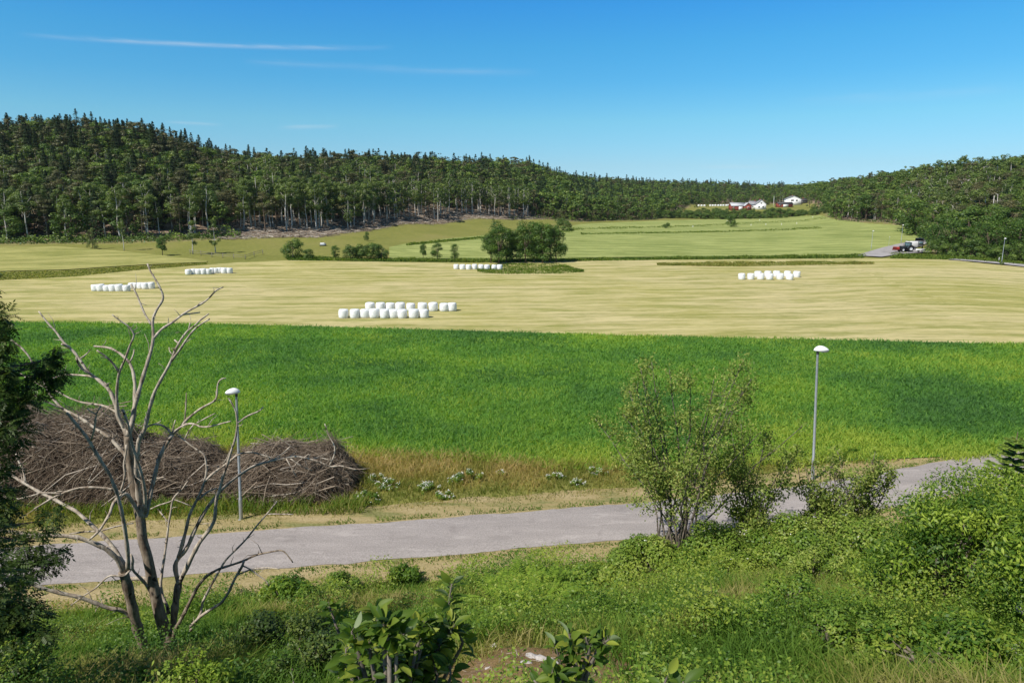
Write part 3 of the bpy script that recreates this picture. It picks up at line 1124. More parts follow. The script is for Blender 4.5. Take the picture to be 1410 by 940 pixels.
# brushwood left on the felled slope and undergrowth at the wood's foot
n = 7000
px = R.uniform(300, 745, n)
u = (px - 705) / 940 * .985
e = np.interp(u, FEu, FEd)
d = e + R.uniform(-6, 30, n) ** 1.0
X, Y = u * d, d
A = np.stack([X, Y, ter(X, Y) + R.uniform(.05, .5, n)], 1)
az = R.uniform(0, 2 * pi, n)
ln = R.uniform(.8, 4.2, n)
B = A + np.stack([np.cos(az) * ln, np.sin(az) * ln * .6, R.normal(0, .12, n) * ln], 1)
B[:, 2] = np.maximum(B[:, 2], ter(B[:, 0], B[:, 1]) + .05)
mb = MB()
sticks(mb, A, B, R.uniform(.05, .16, n), .04, R.uniform(0, 1, n))
t = NT('brushwood')
M['slash'] = t.done(t.bsdf(t.ramp(t.rnd(), [(0, (.12, .085, .065)), (.6, (.33, .27, .21)), (1, (.55, .50, .43))]), .9, .1))
tag(mb.build('brushwood_litter', M['slash']), kind='stuff')
mb = MB()
n = 9000
px = np.concatenate([R.uniform(-60, 330, n // 2), R.uniform(700, 1480, n // 2)])
u = (px - 705) / 940 * .985
e = np.interp(u, FEu, FEd)
sel = (px < 995) | (px > 1140)
px, u, e = px[sel], u[sel], e[sel]
n = len(px)
d = e + R.normal(0, 2.0, n)
X, Y = u * d, d
cl = vnoise(X * .35, Y * .35, 77)
P = np.stack([X, Y, ter(X, Y) + R.uniform(0, 1, n) ** 1.3 * (.3 + 2.4 * cl)], 1)
nn = norm(rdir(n) + np.array([0, -.4, .7]))
leafquads(mb, P, np.cross(nn, rdir(n)), nn, R.uniform(.4, .9, n), R.uniform(.3, .6, n), np.clip(cl + R.normal(0, .2, n), 0, 1))
tag(mb.build('undergrowth', M['broad']), kind='stuff')

# ------------------------------------------------------------------ single trees and bushes of the valley
g = 'trees of the clump on the grassy mound'
clump = [(676, 363, 49), (687, 364, 57), (697, 362, 47), (705, 360, 44), (716, 361, 50), (724, 363, 56), (735, 362, 55), (747, 363, 60), (757, 362, 58), (766, 362, 49)]
for q, (px, py, hp) in enumerate(clump):
    lb = 'dense dark green tree in the mid-field clump on a grassy mound'
    if q == 0: lb = 'leftmost tree of the mid-field clump, beside a row of white bales'
    if q == len(clump) - 1: lb = 'rightmost tree of the mid-field clump on the grassy mound'
    plant_px('field', q, px, py, hp, q * 1.3, lb, g, wide=1.05)
ml = [(224, 352, 27, 'field', 1.0, 'small round tree alone on the left meadow, in front of the woods'),
      (266, 350, 48, 'aspen', 1.3, 'slim young tree with leaning tuft crown on the left meadow'),
      (297, 349, 46, 'aspen', 1.15, 'slim young tree beside the rail fence on the left meadow'),
      (171, 345, 44, 'birch', .9, 'pale thin tree at the meadow edge left of the small round tree'),
      (128, 343, 28, 'willow', .8, 'pale shrubby tree at the left wood edge above the upper hay field'),
      (403, 355, 27, 'bush', 1.05, 'broad round bush at the ditch, biggest of the ditch bushes'),
      (425, 357, 14, 'bush', 1.0, 'low bush tucked beside the broad round bush at the ditch'),
      (462, 358, 21, 'field', 1.1, 'small pointed tree at the ditch left of the long dark hedge'),
      (484, 357, 20, 'bush', 1.1, 'left end bush of the long dark row along the ditch'),
      (497, 357, 21, 'bush', 1.1, 'second bush from left in the long dark row along the ditch'),
      (510, 357, 22, 'bush', 1.1, 'third bush from left in the long dark row along the ditch'),
      (523, 357, 20, 'bush', 1.1, 'right end bush of the long dark row along the ditch'),
      (583, 358, 25, 'field', .75, 'brownish slim bush, left of the three small trees at the ditch'),
      (602, 358, 23, 'field', 1.35, 'middle bushy tree of the three small trees at the ditch'),
      (626, 359, 22, 'field', 1.1, 'small round tree, right of the three small trees at the ditch'),
      (680, 319, 17, 'willow', .8, 'hazy grey-green bush behind the mid-field clump'),
      (775, 318, 17, 'bush', 1.25, 'grey-green rounded bush at the far field edge behind the clump'),
      (917, 315, 8, 'bush', 1.3, 'low dark bush alone on the far field strip'),
      (1007, 313, 18, 'bush', .85, 'upright dark bush alone on the far field below the houses'),
      (505, 332, 12, 'bush', .6, 'small lone sapling near the white trough on the meadow'),
      ]
for q, (px, py, hp, k, w, lb) in enumerate(ml):
    plant_px(k, q, px, py, hp, q * 2.1, lb, None, w)
for q in range(9):
    px = 1290 + q * 16.5 + R.uniform(-4, 4)
    P = PG(px, 349.5 + q * 1.6 + R.uniform(-1, .5))
    plant('bush', q, P, R.uniform(3.6, 6.0), q * 1.7, 'dense dark bush in front of the right woods beside the yard', 'bushes along the right wood edge', R.uniform(.9, 1.2))
# hedges and trees in front of the houses
hl = 'leafy bush in the long hedge in front of the distant houses'
for row, (x0, x1, d0, nb) in enumerate(((900, 1150, 524, 34), (930, 1140, 548, 30), (940, 1005, 575, 8))):
    for q in range(nb):
        px = x0 + (x1 - x0) * (q + .5) / nb + R.uniform(-3, 3)
        d = d0 + R.uniform(-6, 8)
        u = (px - 705) / 940 * .985
        plant('bush', q, (u * d, d, float(ter(u * d, d)) - .3), R.uniform(3.8, 6.8) if row < 2 else R.uniform(2.5, 4), q * 1.1, hl, 'hedge bushes in front of the distant houses', R.uniform(1.15, 1.6))
for q, (px, d, hh, k) in enumerate([(1008, 560, 6, 'broad'), (1036, 565, 4.5, 'broad'), (957, 625, 7, 'broad'), (1012, 660, 9, 'broad'), (1056, 625, 5.5, 'broad'), (1113, 600, 9, 'willow'), (1125, 590, 11, 'broad'), (1135, 575, 12, 'broad'), (1057, 700, 15, 'broad'), (1072, 715, 16, 'aspen'), (973, 630, 4, 'broad'), (988, 690, 6, 'broad'), (945, 640, 7, 'broad')]):
    u = (px - 705) / 940 * .985
    plant(k, q, (u * d, d, float(ter(u * d, d)) - .1), hh, q * 1.9, 'garden tree standing among the distant white and red houses', 'garden trees around the distant houses', 1.0)

# ------------------------------------------------------------------ bales
t = NT('bale_wrap')
tc = t.n('ShaderNodeTexCoord').outputs['Object']
col = t.ramp(t.noise(t.mapv(tc, (1, 1, 6)), 2.5, 3), [(.34, (.64, .65, .66)), (.5, (.76, .77, .77)), (.66, (.85, .85, .84))])
M['wrap'] = t.done(t.bsdf(col, .35, .4, t.noise(t.mapv(tc, (1, 1, 7)), 3, 5, .7), .8, .06))
BALE = []
for v in range(3):
    mb = MB()
    pf = [(0, .0), (.52, .0), (.62, .04), (.675, .14), (.70, .45), (.705, .7), (.69, 1.0), (.655, 1.14), (.58, 1.22), (.40, 1.25), (0, 1.262)]
    lathe(mb, pf, 20, jit=.008)
    BALE.append(mb.mesh('bale', M['wrap'], True))
ORD = ['leftmost', 'second from left', 'third from left', 'fourth from left', 'fifth from left', 'sixth from left', 'seventh from left', 'eighth from left', 'ninth from left']
ROWS = [
    ('front row of the biggest bale stack', [473.2, 488.9, 502.7, 515.6, 529.9, 542.4, 554.4, 570, 584.3], 438.4, 1.0),
    ('back row of the biggest bale stack', [509.7, 524.3, 537.4, 551.3, 565.5, 581.7, 596.8, 611.6, 622.7], 429.0, 1.0),
    ('front row of the bales near the right road', [1021.2, 1033.4, 1047, 1059.3, 1073.6, 1086.7], 386.0, 1.06),
    ('back row of the bales near the right road', [1043.4, 1056.9, 1069, 1083.7, 1096.5], 382.6, 1.06),
    ('front row of the bales behind the dead tree', [131.9, 139.4, 147.9, 156, 164.9, 174.5], 401.8, .98),
    ('back row of the bales behind the dead tree', [182.5, 188.0, 194, 200.8, 208.4], 398.6, .98),
    ('front row of the far left bales', [259.8, 266.8, 274, 280.6, 287.4], 378.8, 1.0),
    ('back row of the far left bales', [293, 297.5, 302.8, 309, 316.2], 377.0, 1.0),
    ('row of bales half hidden behind the tree clump', [628.2, 636.9, 645.2, 653.5, 662.3, 670.6, 680.4, 688.2], 371.8, 1.0),
]
for r, (nm, xs, by, sc) in enumerate(ROWS):
    for q, px in enumerate(xs):
        P = PG(px, by + R.uniform(-.35, .35))
        o = link('hay_bale', BALE[(q + r) % 3])
        o.location = (P[0], P[1], P[2] + float(goff(P[1])) - .02)
        s = sc * R.uniform(.95, 1.05)
        o.scale = (s, s, s * R.uniform(.95, 1.03))
        o.rotation_euler = (R.normal(0, .03), R.normal(0, .03), R.uniform(0, 6.28))
        w = ORD[q] if q < len(xs) - 1 else 'rightmost'
        tag(o, 'white bale, %s in the %s' % (w, nm), 'hay bale', nm)
for q, px in enumerate([961, 965, 969, 977, 980.5, 984, 988, 991.5, 995, 999, 1002]):
    u = (px - 705) / 940 * .985
    d = 640
    o = link('hay_bale', BALE[q % 3])
    z = float(ter(u * d, d))
    o.location = (u * d, d, z + .0)
    o.scale = (1.35, 1.3, 1.2)
    tag(o, 'tiny far white bale in the row left of the distant houses', 'hay bale', 'far white bales left of the distant houses')

# ------------------------------------------------------------------ street lamps
M['lampmetal'] = plain('galvanised_metal', (.42, .44, .46), .45, .5, .15, 8, .6)
M['lamphead'] = plain('white_lamp_housing', (.80, .80, .79), .4, .4, .05, 3)
M['lens'] = plain('frosted_lamp_lens', (.62, .64, .64), .25, .5, .05, 3)
M['darkmetal'] = plain('dark_metal', (.05, .05, .055), .6, .3, .2, 8)


def lamp_meshes(hgt):
    a = MB()
    lathe(a, [(.085, -.3), (.085, 1.0), (.08, 1.05), (.062, 1.08), (.05, hgt - .05), (.046, hgt)], 12)
    c = MB()
    lathe(c, [(.0, .012), (.13, .012), (.14, .0), (.14, -.1)], 12)
    hb = MB()      # a long shallow dome on top of the post, reaching forward along x
    n, k = 13, 16
    prof = [math.sin(min(1, q / (n - 1) * 1.0) * pi) ** .62 for q in range(n)]
    V = []
    for q in range(n):
        x = -.18 + .66 * q / (n - 1)
        w = .17 * prof[q] + .003
        hh = (.25 * prof[q] * (1 - .35 * q / (n - 1)) + .003)
        for j in range(k):
            an = j * 2 * pi / k
            y = w * math.cos(an)
            z = hh * math.sin(an)
            V.append((x, y, hgt + .06 + (z if z > 0 else z * .28)))
    i = np.arange(n - 1)[:, None] * k
    j = np.arange(k)[None]
    F = np.stack([i + j, i + k + j, i + k + (j + 1) % k, i + (j + 1) % k], -1).reshape(-1, 4)
    hb.add(np.array(V), F)
    nk = MB()
    lathe(nk, [(.055, hgt - .14), (.058, hgt - .12), (.058, hgt + .03), (.05, hgt + .05)], 12)
    ls = MB()
    lathe(ls, [(0, -.075), (.06, -.07), (.10, -.045), (.115, -.01)], 16, (.26, 0, hgt + .035), M=np.diag([1.9, 1.0, 1]))
    return (('lamp_post', a.mesh('lamp_post', M['lampmetal'], True)), ('base_collar', c.mesh('base_collar', M['lampmetal'])),
            ('neck', nk.mesh('neck', M['darkmetal'])), ('lamp_head', hb.mesh('lamp_head', M['lamphead'], True)), ('lens', ls.mesh('lens', M['lens'], True)))


def lamp(meshes, P, rz, label, tilt=0.0, s=1.0):
    o = thing('street_lamp', label, 'street lamp', P, rz, 'street lamps along the roads', s)
    hd = None
    for nm, me in meshes:
        c = link(nm, me, o)
        if nm == 'lamp_head': hd = c
    for c in list(o.children):
        if c.name.startswith('lens'): c.parent = hd
    o.rotation_euler = (Matrix.Rotation(tilt, 3, 'Y') @ Matrix.Rotation(rz, 3, 'Z')).to_euler()
    return o


LM = lamp_meshes(6.2)
P = PG(332, 715)
lamp(LM, (P[0], P[1], P[2]), rad(200), 'near grey street lamp in front of the brush pile', rad(2.4), 1.06)
P = PG(1119, 660)
lamp(LM, (P[0], P[1], P[2]), rad(-14), 'near street lamp right of the multi-stemmed tree, white head over green crop', rad(-2.8), 1.22)
for px, py, hp, rz, lb in ((1199.5, 343.5, 24.5, 5, 'far lamp with shortest pale head, leftmost by the bend of the far road'),
                           (1223.5, 339.5, 12.5, 5, 'small low lamp on the far road, behind the tractor front'),
                           (1240.5, 335.5, 24.5, 5, 'far lamp directly behind the tractor cab'),
                           (1274.0, 327.5, 21, 5, 'farthest lamp, beside the wood edge at the top of the far road'),
                           (1379.0, 362.5, 33, 5, 'lamp beside the right wood edge road, bush at its foot')):
    P = PG(px, py)
    h = hp * zcam(P) / 940
    lamp(LM, (P[0], P[1], P[2] + float(goff(P[1]))), rad(rz), lb, 0.0, h / 6.35)
plant_px('bush', 1, 1379, 366, 5.5, 1, 'tiny bush at the foot of the lamp by the right road')
#PART3
# ------------------------------------------------------------------ near plants: materials
M['crop'] = leafmat('crop_blades', [(0, (0.07, 0.165, 0.045)), (0.35, (0.12, 0.25, 0.045)), (0.65, (0.19, 0.32, 0.046)), (1, (0.32, 0.39, 0.06))], .45, .6, .2, (.07, 2.6))
M['meadow'] = leafmat('meadow_grass', [(0, (0.1287, 0.1649, 0.0306)), (0.4, (0.2673, 0.2377, 0.0655)), (0.7, (0.3762, 0.2764, 0.1136)), (1, (0.4752, 0.3783, 0.1835))], .4, .8, .1, (.25, 1.3))
M['bank'] = leafmat('bank_grass', [(0, (0.0731, 0.1452, 0.0198)), (0.4, (0.1333, 0.22, 0.0306)), (0.7, (0.215, 0.2332, 0.0522)), (1, (0.3182, 0.2728, 0.117))], .42, .7, .15, (.35, 1.3))
M['herb'] = leafmat('herb_leaves', [(0, (0.0516, 0.1215, 0.0144)), (0.5, (0.1247, 0.216, 0.0234)), (1, (0.258, 0.315, 0.0432))], .4, .5, .3, (.5, .7))
M['fern'] = leafmat('fern_leaflets', [(0, (.10, .19, .018)), (1, (.24, .34, .045))], .35, .6, .2)
M['bramble'] = leafmat('bramble_leaves', [(0, (0.0825, 0.1575, 0.018)), (0.6, (0.1705, 0.2467, 0.032)), (1, (0.286, 0.336, 0.075))], .3, .5, .3, None)
M['petal'] = plain('white_petals', (.8, .8, .76), .7, .1, .08, 9)
M['shrub'] = leafmat('shrub_leaves', [(0, (0.044, 0.1023, 0.0114)), (0.5, (0.1452, 0.2278, 0.0209)), (1, (0.3168, 0.3999, 0.0522))], .35, .5, .3)
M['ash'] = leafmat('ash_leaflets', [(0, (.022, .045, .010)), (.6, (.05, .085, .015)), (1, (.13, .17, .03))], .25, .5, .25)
M['rowan'] = leafmat('rowan_leaves', [(0, (0.0896, 0.1452, 0.0252)), (0.5, (0.1794, 0.2442, 0.0442)), (1, (0.345, 0.3564, 0.1008))], .3, .55, .25)
M['apple'] = leafmat('apple_leaves', [(0, (.045, .09, .012)), (.6, (.085, .145, .018)), (1, (.24, .28, .04))], .36, .5, .22, None, (.25, .30, .16))
M['spruce_young'] = leafmat('young_spruce_needles', [(0, (.09, .16, .03)), (1, (.25, .33, .06))], .15)


def in_view(n, y0, y1, um=.86, power=1.0):
    """ground points spread over the near view, denser towards the camera"""
    y = y0 + (y1 - y0) * R.uniform(0, 1, n) ** power
    u = R.uniform(-um, um, n)
    return u * (y + 2.5), y


# crop
n = 300000
x, y = in_view(n, 37, 96, .80, 1.35)
tp = np.array([PG(px, poly(CROP_TOP, px)) for px in np.linspace(-120, 1560, 80)])
bt = np.array([PG(px, poly(CROP_BOT, px)) for px in np.linspace(-120, 1560, 80)])
yt_ = np.interp(x, tp[:, 0], tp[:, 1])
yb_ = np.interp(x, bt[:, 0], bt[:, 1])
ok = (y < yt_ + R.normal(0, .3, n) + (fbm(x * .25, x * 0 + 4, 15) - .5) * 1.6) & (y > yb_ + (fbm(x * .4, y * .0 + 2, 5) - .5) * 2.0 + R.normal(0, .35, n))
x, y = x[ok], y[ok]
P = np.stack([x, y, ter(x, y) + .02], 1)
mb = MB()
blades(mb, P, R.uniform(.32, .52, len(P)), .032 + .0007 * y, R.uniform(.35, 1.25, len(P)), np.clip(.42 + R.normal(0, .17, len(P)) - .32 * (fbm(x * .06, y * .16, 50) - .5) * 2 * 0 + .55 * np.clip((yb_[ok] + 6 - y) / 6, 0, 1) ** 1.3, 0, 1))
tag(mb.build('crop_blades', M['crop']), kind='stuff')

# tall grass between the road and the crop
n = 90000
x = R.uniform(-34, 42, n)
off = RW / 2 + .9 + R.uniform(0, 1, n) * 11
y = roadY(x) + off * 1.03
yb_ = np.interp(x, bt[:, 0], bt[:, 1])
ok = (y < yb_ + .6 + R.normal(0, .3, n)) & (R.uniform(0, 1, n) < np.clip((off - RW / 2 - .9) / 1.6, .12, 1))
x, y, off = x[ok], y[ok], off[ok]
P = np.stack([x, y, ter(x, y)], 1)
cl = fbm(x * .5, y * .5, 61)
f = np.clip((off - 3.2) / 4, 0, 1)
mb = MB()
blades(mb, P, R.uniform(.25, .6, len(P)) * (.35 + .9 * f), .035, R.uniform(.3, 1.2, len(P)), np.clip(.12 + .45 * f + (cl - .5) * .9 + R.normal(0, .14, len(P)), 0, 1))
tag(mb.build('meadow_grass', M['meadow']), kind='stuff')
n = 9000     # short green tufts along the road edges
x = R.uniform(-30, 36, n)
sd_ = R.choice([-1, 1], n)
off = sd_ * (RW / 2 + .1 + np.abs(R.normal(0, .28, n)))
y = roadY(x) + off * 1.03
ok = fbm(x * .5, sd_ * 3.0, 71) > .42
P = np.stack([x, y, ter(x, y)], 1)[ok]
mb = MB()
blades(mb, P, R.uniform(.06, .18, len(P)), .04, R.uniform(.2, .9, len(P)), R.uniform(0, .45, len(P)))
tag(mb.build('verge_grass', M['bank']), kind='stuff')

# the bank towards the camera
MOSS = PG(712, 918)
FERN = PG(728, 826)


def bank_pts(n, y0, y1, power=1.5, um=.95):
    x, y = in_view(n, y0, y1, um, power)
    d = roadY(x) - RW / 2 - y
    ok = d > 1.0
    x, y, d = x[ok], y[ok], d[ok]
    m = np.hypot((x - MOSS[0]) / 1.9, (y - MOSS[1] + .5) / 1.8) + (fbm(x * 1.5, y * 1.5, 88) - .5) * .9
    m = np.minimum(m, .55 + np.hypot((x - FERN[0]) / 1.9, (y - FERN[1] + .8) / 2.6) * .55 + (fbm(x * 2, y * 2, 66) - .5) * .4)
    return x, y, d, m


x, y, d, m = bank_pts(330000, 4.5, 34, 1.25)
cl = fbm(x * .35, y * .35, 81)
ok = (m > 1.0 + R.uniform(-.2, .6, len(m))) & (R.uniform(0, 1, len(m)) < np.clip((d - 1.0) / 1.8, .05, 1) * (.35 + 1.1 * cl))
x, y, d, cl = x[ok], y[ok], d[ok], cl[ok]
P = np.stack([x, y, ter(x, y)], 1)
hh = R.uniform(.18, .62, len(P)) * np.clip(.35 + d / 6, 0, 1) * (.55 + .8 * cl)
mb = MB()
tone = .45 + (fbm(x * .28, y * .28, 83) - .5) * 2.2 + R.normal(0, .16, len(P)) + .3 * np.clip((2.6 - d) / 2, 0, 1)
blades(mb, P, hh, .012 + .0009 * y, R.uniform(.3, 1.2, len(P)), np.clip(tone, 0, 1))
tag(mb.build('bank_grass', M['bank']), kind='stuff')


def leaf_frames(n, tilt=.5):
    nn = norm(rdir(n) * tilt + np.array([0, 0, 1.]))
    return norm(np.cross(nn, rdir(n))), nn


# broad-leaved weeds in patches
x, y, d, m = bank_pts(420000, 5, 34, 1.2)
cl = fbm(x * .55, y * .55, 91)
right = np.clip((x / (y + 2.5) - .0) / .4, 0, 1)
ok = (m > 1.1) & (cl > .53 - .12 * right - .08 * (x < -3)) & (d > 2.0)
x, y, d, cl = x[ok], y[ok], d[ok], cl[ok]
hgt = (.2 + 4.2 * np.clip(cl - .44, 0, .3)) * R.uniform(.35, 1.05, len(x))
P = np.stack([x + R.normal(0, .08, len(x)), y + R.normal(0, .08, len(x)), ter(x, y) + hgt], 1)
a, nn = leaf_frames(len(P), .75)
mb = MB()
sz = (.027 + .0023 * y) * (.7 + .8 * vnoise(x * .8, y * .8, 95))
leafquads(mb, P, a, nn, sz * R.uniform(.7, 1.4, len(P)), sz * .62, np.clip(.3 + .45 * (hgt - .2) + 1.1 * (vnoise(x * .6, y * .6, 96) - .5) + R.normal(0, .18, len(P)), 0, 1))
tag(mb.build('weeds', M['herb']), kind='stuff')
print('weeds', len(P))


def shell_bush(name, label, cat, c, r, n, L, mat, seed, lobes=26, group=None, stems=True, core=.35, asp=.5, flowers=0, stem_mat='shrub_bark', cr=(.22, .42), droop=.0):
    """a leafy shrub: lobes of small leaves over an ellipsoid, stems inside"""
    global R
    keep = R
    R = np.random.default_rng(seed)
    c = np.array(c, float)
    c[2] = float(ter(c[0], c[1]))
    o = thing(name, label, cat, tuple(c), 0, group)
    f = R.uniform(.0, 1, lobes)
    az = R.uniform(0, 2 * pi, lobes)
    rr = np.sqrt(np.clip(1 - (f * .95) ** 2, 0, 1)) * R.uniform(.25, 1, lobes) ** .5 * .82
    C = np.stack([rr * np.cos(az) * r[0], rr * np.sin(az) * r[1], (f * .84 + .08) * r[2]], 1)
    gz = ter(C[:, 0] + c[0], C[:, 1] + c[1]) - c[2]
    C[:, 2] += gz * .8
    cr_ = R.uniform(cr[0], cr[1], lobes) * min(r[0], r[2])
    k = R.choice(lobes, n, p=cr_ ** 2 / np.sum(cr_ ** 2))
    d = rdir(n, .3)
    p = C[k] + d * (cr_[k] * (core + (1 - core) * R.uniform(0, 1, n) ** .5))[:, None] * np.array([1, 1, .8])
    nn = norm(d * .7 + rdir(n) * .5 + np.array([0, 0, .45]))
    a = norm(np.cross(nn, rdir(n)) + np.array([0, 0, -droop]))
    mb = MB()
    tone = R.uniform(.05, .9, lobes)
    leafquads(mb, p, a, nn, L * R.uniform(.6, 1.35, n), L * asp * R.uniform(.7, 1.2, n), np.clip(tone[k] + R.normal(0, .2, n), 0, 1))
    mb.build('foliage', mat, o)
    if stems:
        sb = MB()
        for q in range(lobes):
            b = np.array([R.normal(0, .12) * r[0], R.normal(0, .12) * r[1], -.1])
            mid = b * .5 + C[q] * .45 + np.array([0, 0, .15 * r[2]])
            tube(sb, [b, mid, C[q]], [.035, .024, .008], 5)
        sb.build('stems', M[stem_mat], o)
    if flowers:
        fb = MB()
        t_ = p[R.choice(np.where(d[:, 2] > .1)[0], flowers)] + np.array([0, 0, .05])
        an, nz_ = leaf_frames(flowers, .4)
        for q in range(3):
            leafquads(fb, t_ + R.normal(0, .03, t_.shape), norm(an + R.normal(0, .6, an.shape)), nz_, .045, .04, .5)
        tag(fb.build('flowers', M['petal'], o), kind='stuff')
    R = keep
    return o


# bramble thicket along the road, right of the middle
br = [((5.3, 25.0), (2.1, 1.5, 1.5), 6), ((8.0, 25.2), (2.3, 1.6, 1.8), 10), ((10.6, 25.3), (2.2, 1.7, 2.0), 40), ((13.2, 25.5), (2.2, 1.7, 2.1), 26),
      ((7.2, 22.4), (2.0, 1.5, 1.3), 4), ((10.2, 22.3), (2.3, 1.6, 1.5), 16), ((12.6, 22.6), (2.0, 1.5, 1.7), 12), ((3.2, 24.0), (1.4, 1.1, .8), 0)]
bl = ['bramble bush at the foot of the multi-stemmed tree, left half', 'bramble bush at the foot of the multi-stemmed tree, right half', 'bramble bush with most white blossom, right of the multi-stemmed tree',
      'bramble bush with white blossom below the roadside shrubs', 'low bramble below the foot of the multi-stemmed tree, nearer the viewer', 'bramble bush with a few blossoms, in front of the blossom-covered one',
      'bramble bush left of the big yellow-green shrubs', 'low leafy bramble at the left end of the thicket by the cut verge']
for q, ((bx, by), r, fl) in enumerate(br):
    shell_bush('bramble_bush', bl[q], 'bramble', (bx, by, 0), r, 9000, .12, M['bramble'], 300 + q, 30, 'bramble bushes along the road', True, .4, .66, fl)

# the big shrubs at the right edge
rs = [((12.6, 17.5), (2.9, 2.2, 2.8), 'yellow-green shrub at the road edge, right behind the big bush'),
      ((9.4, 13.6), (2.2, 1.9, 2.6), 'big yellow-green shrub right of the grassy bank, its left flank'),
      ((12.0, 13.2), (2.5, 2.0, 2.8), 'tallest yellow-green shrub at the right edge below the young spruce'),
      ((9.6, 10.4), (2.0, 1.5, 2.3), 'shrub with hanging pale green leaves over dark gaps at the lower right'),
      ((15.4, 16.6), (2.4, 2.0, 1.6), 'yellow-green shrub beside the young spruce at the right edge')]
for q, ((bx, by), r, lb) in enumerate(rs):
    shell_bush('leafy_shrub', lb, 'shrub', (bx, by, 0), r, 17000, .105, M['shrub'], 400 + q, 46, None, True, .35, .42, cr=(.16, .34), droop=.45)
shell_bush('leafy_shrub', 'low leafy undershrub at the bottom right corner by the pale stones', 'shrub', (6.4, 9.0, 0), (1.5, 1.2, .9), 6000, .085, M['herb'], 431, 34, None, True, .3, .5, cr=(.2, .4), droop=.2)
shell_bush('leafy_shrub', 'low bush on the bank edge left, beside the dead branches over the road', 'shrub', (-8.4, 23.4, 0), (1.6, 1.0, 1.1), 4200, .15, M['herb'], 432, 24, None, True, .3, .45)
shell_bush('leafy_shrub', 'low bush right of the dead tree, leaves darkened as shade', 'shrub', (-4.7, 12.9, 0), (1.7, 1.2, 1.1), 6500, .09, M['ash'], 433, 24, None, True, .3, .5)  # dark leaf colour carries the shade right of the trunk
shell_bush('leafy_shrub', 'bush with shade-darkened leaves, nearer the viewer than the one by the dead tree', 'shrub', (-3.6, 10.9, 0), (1.1, .9, .75), 3600, .08, M['ash'], 436, 22, None, True, .3, .5)  # added with dark leaves that stand for shadow on the bank
shell_bush('leafy_shrub', 'small bright green bush growing around the dead tree base', 'shrub', (-5.05, 9.7, 0), (.8, .6, .75), 2600, .085, M['shrub'], 434, 22, None, True, .25, .42, cr=(.2, .45))
shell_bush('leafy_shrub', 'light-tipped young growth left of the dead tree base', 'shrub', (-5.9, 9.9, 0), (.45, .4, .7), 900, .085, M['shrub'], 435, 12, None, True, .25, .42)


for q, (px, py, r_, h_, mt) in enumerate([(962, 800, 1.0, .7, 'bramble'), (1085, 838, .8, .6, 'herb'), (868, 778, 1.1, .7, 'bramble'), (1030, 772, 1.0, .8, 'herb'), (1140, 892, .6, .55, 'bramble'), (985, 868, .6, .5, 'herb'),
                                       (1215, 905, .6, .6, 'bramble'), (820, 800, .9, .6, 'herb'), (1120, 800, .9, .8, 'bramble'), (560, 800, .9, .55, 'herb'), (470, 815, .9, .6, 'bramble')]):
    P_ = PG(px, py)
    shell_bush('leafy_weed', 'knee-high leafy weed clump standing out of the grass of the bank', 'weeds', P_, (r_, r_ * .8, h_ * 1.25), 3200, .055 + .0022 * P_[1], M[mt], 800 + q, 20, 'leafy weed clumps on the bank', True, .3, .5)
# loose shrubs and the multi-stemmed tree by the road
def multistem(name, label, cat, px, py, D, stems, hgt, spread, nleaf, L, seed, rbase=.07, lower=.18, rootspread=.55, bare=.25):
    global R
    keep = R
    R = np.random.default_rng(seed)
    b = PD(px, py, D)
    b[2] = float(ter(b[0], b[1]))
    o = thing(name, label, cat, tuple(b), 0)
    tips = []
    for q in range(stems):
        sb = MB()
        az = R.uniform(0, 2 * pi)
        rr = spread * math.sqrt(R.uniform(.02, 1))
        h = hgt * R.uniform(.66, 1.0) * (1 - .16 * (rr / spread) ** 2)
        p0 = np.array([R.normal(0, rootspread), R.normal(0, rootspread * .5), -.2])
        top_ = np.array([math.cos(az) * rr, math.sin(az) * rr * .8, h])
        m = 8
        f = np.linspace(0, 1, m)
        P = p0[None] * (1 - f[:, None]) + top_[None] * (f[:, None] ** np.array([1.35, 1.35, .9]))
        P += R.normal(0, .07, P.shape) * np.sin(f * pi)[:, None]
        rad_ = np.linspace(rbase * R.uniform(.6, 1.2), .012, m)
        tube(sb, P, rad_, 6)
        for w in range(10):
            g0 = R.uniform(bare, .97)
            i = int(g0 * (m - 1))
            q0 = P[i] + (P[min(i + 1, m - 1)] - P[i]) * (g0 * (m - 1) - i)
            ln = R.uniform(.35, 1.25) * (1.25 - g0) * hgt / 7 + .15
            dr = norm(np.array([math.cos(az), math.sin(az), 0]) * .4 + R.normal(0, .6, 3) + np.array([0, 0, .75]))
            q1 = q0 + dr * ln * .5
            q2 = q1 + norm(dr + np.array([0, 0, .3])) * ln * .5
            tube(sb, [q0, q1, q2], [.018, .011, .004], 4)
            tips += [(q1, .5), (q2, 1), (q2 * .5 + q1 * .5, .8)]
        tips.append((P[-1], 1))
        sb.build('stem', M['shrub_bark'], o)
    T = np.array([t_[0] for t_ in tips])
    wt = np.array([t_[1] for t_ in tips]) * (.4 + 1.2 * vnoise(T[:, 0] * .9, T[:, 2] * .9, seed))
    k = R.choice(len(T), nleaf, p=wt / wt.sum())
    p = T[k] + R.normal(0, .16, (nleaf, 3)) * np.array([1, 1, .9]) * (hgt / 7) ** .5
    nn = norm(rdir(nleaf) * .8 + np.array([0, 0, .6]))
    a = norm(np.cross(nn, rdir(nleaf)) + np.array([0, 0, -.25]))
    lb_ = MB()
    leafquads(lb_, p, a, nn, L * R.uniform(.6, 1.4, nleaf), L * .48, np.clip(R.normal(.5, .25, nleaf), 0, 1))
    lb_.build('crown', M['rowan'], o)
    R = keep
    return o


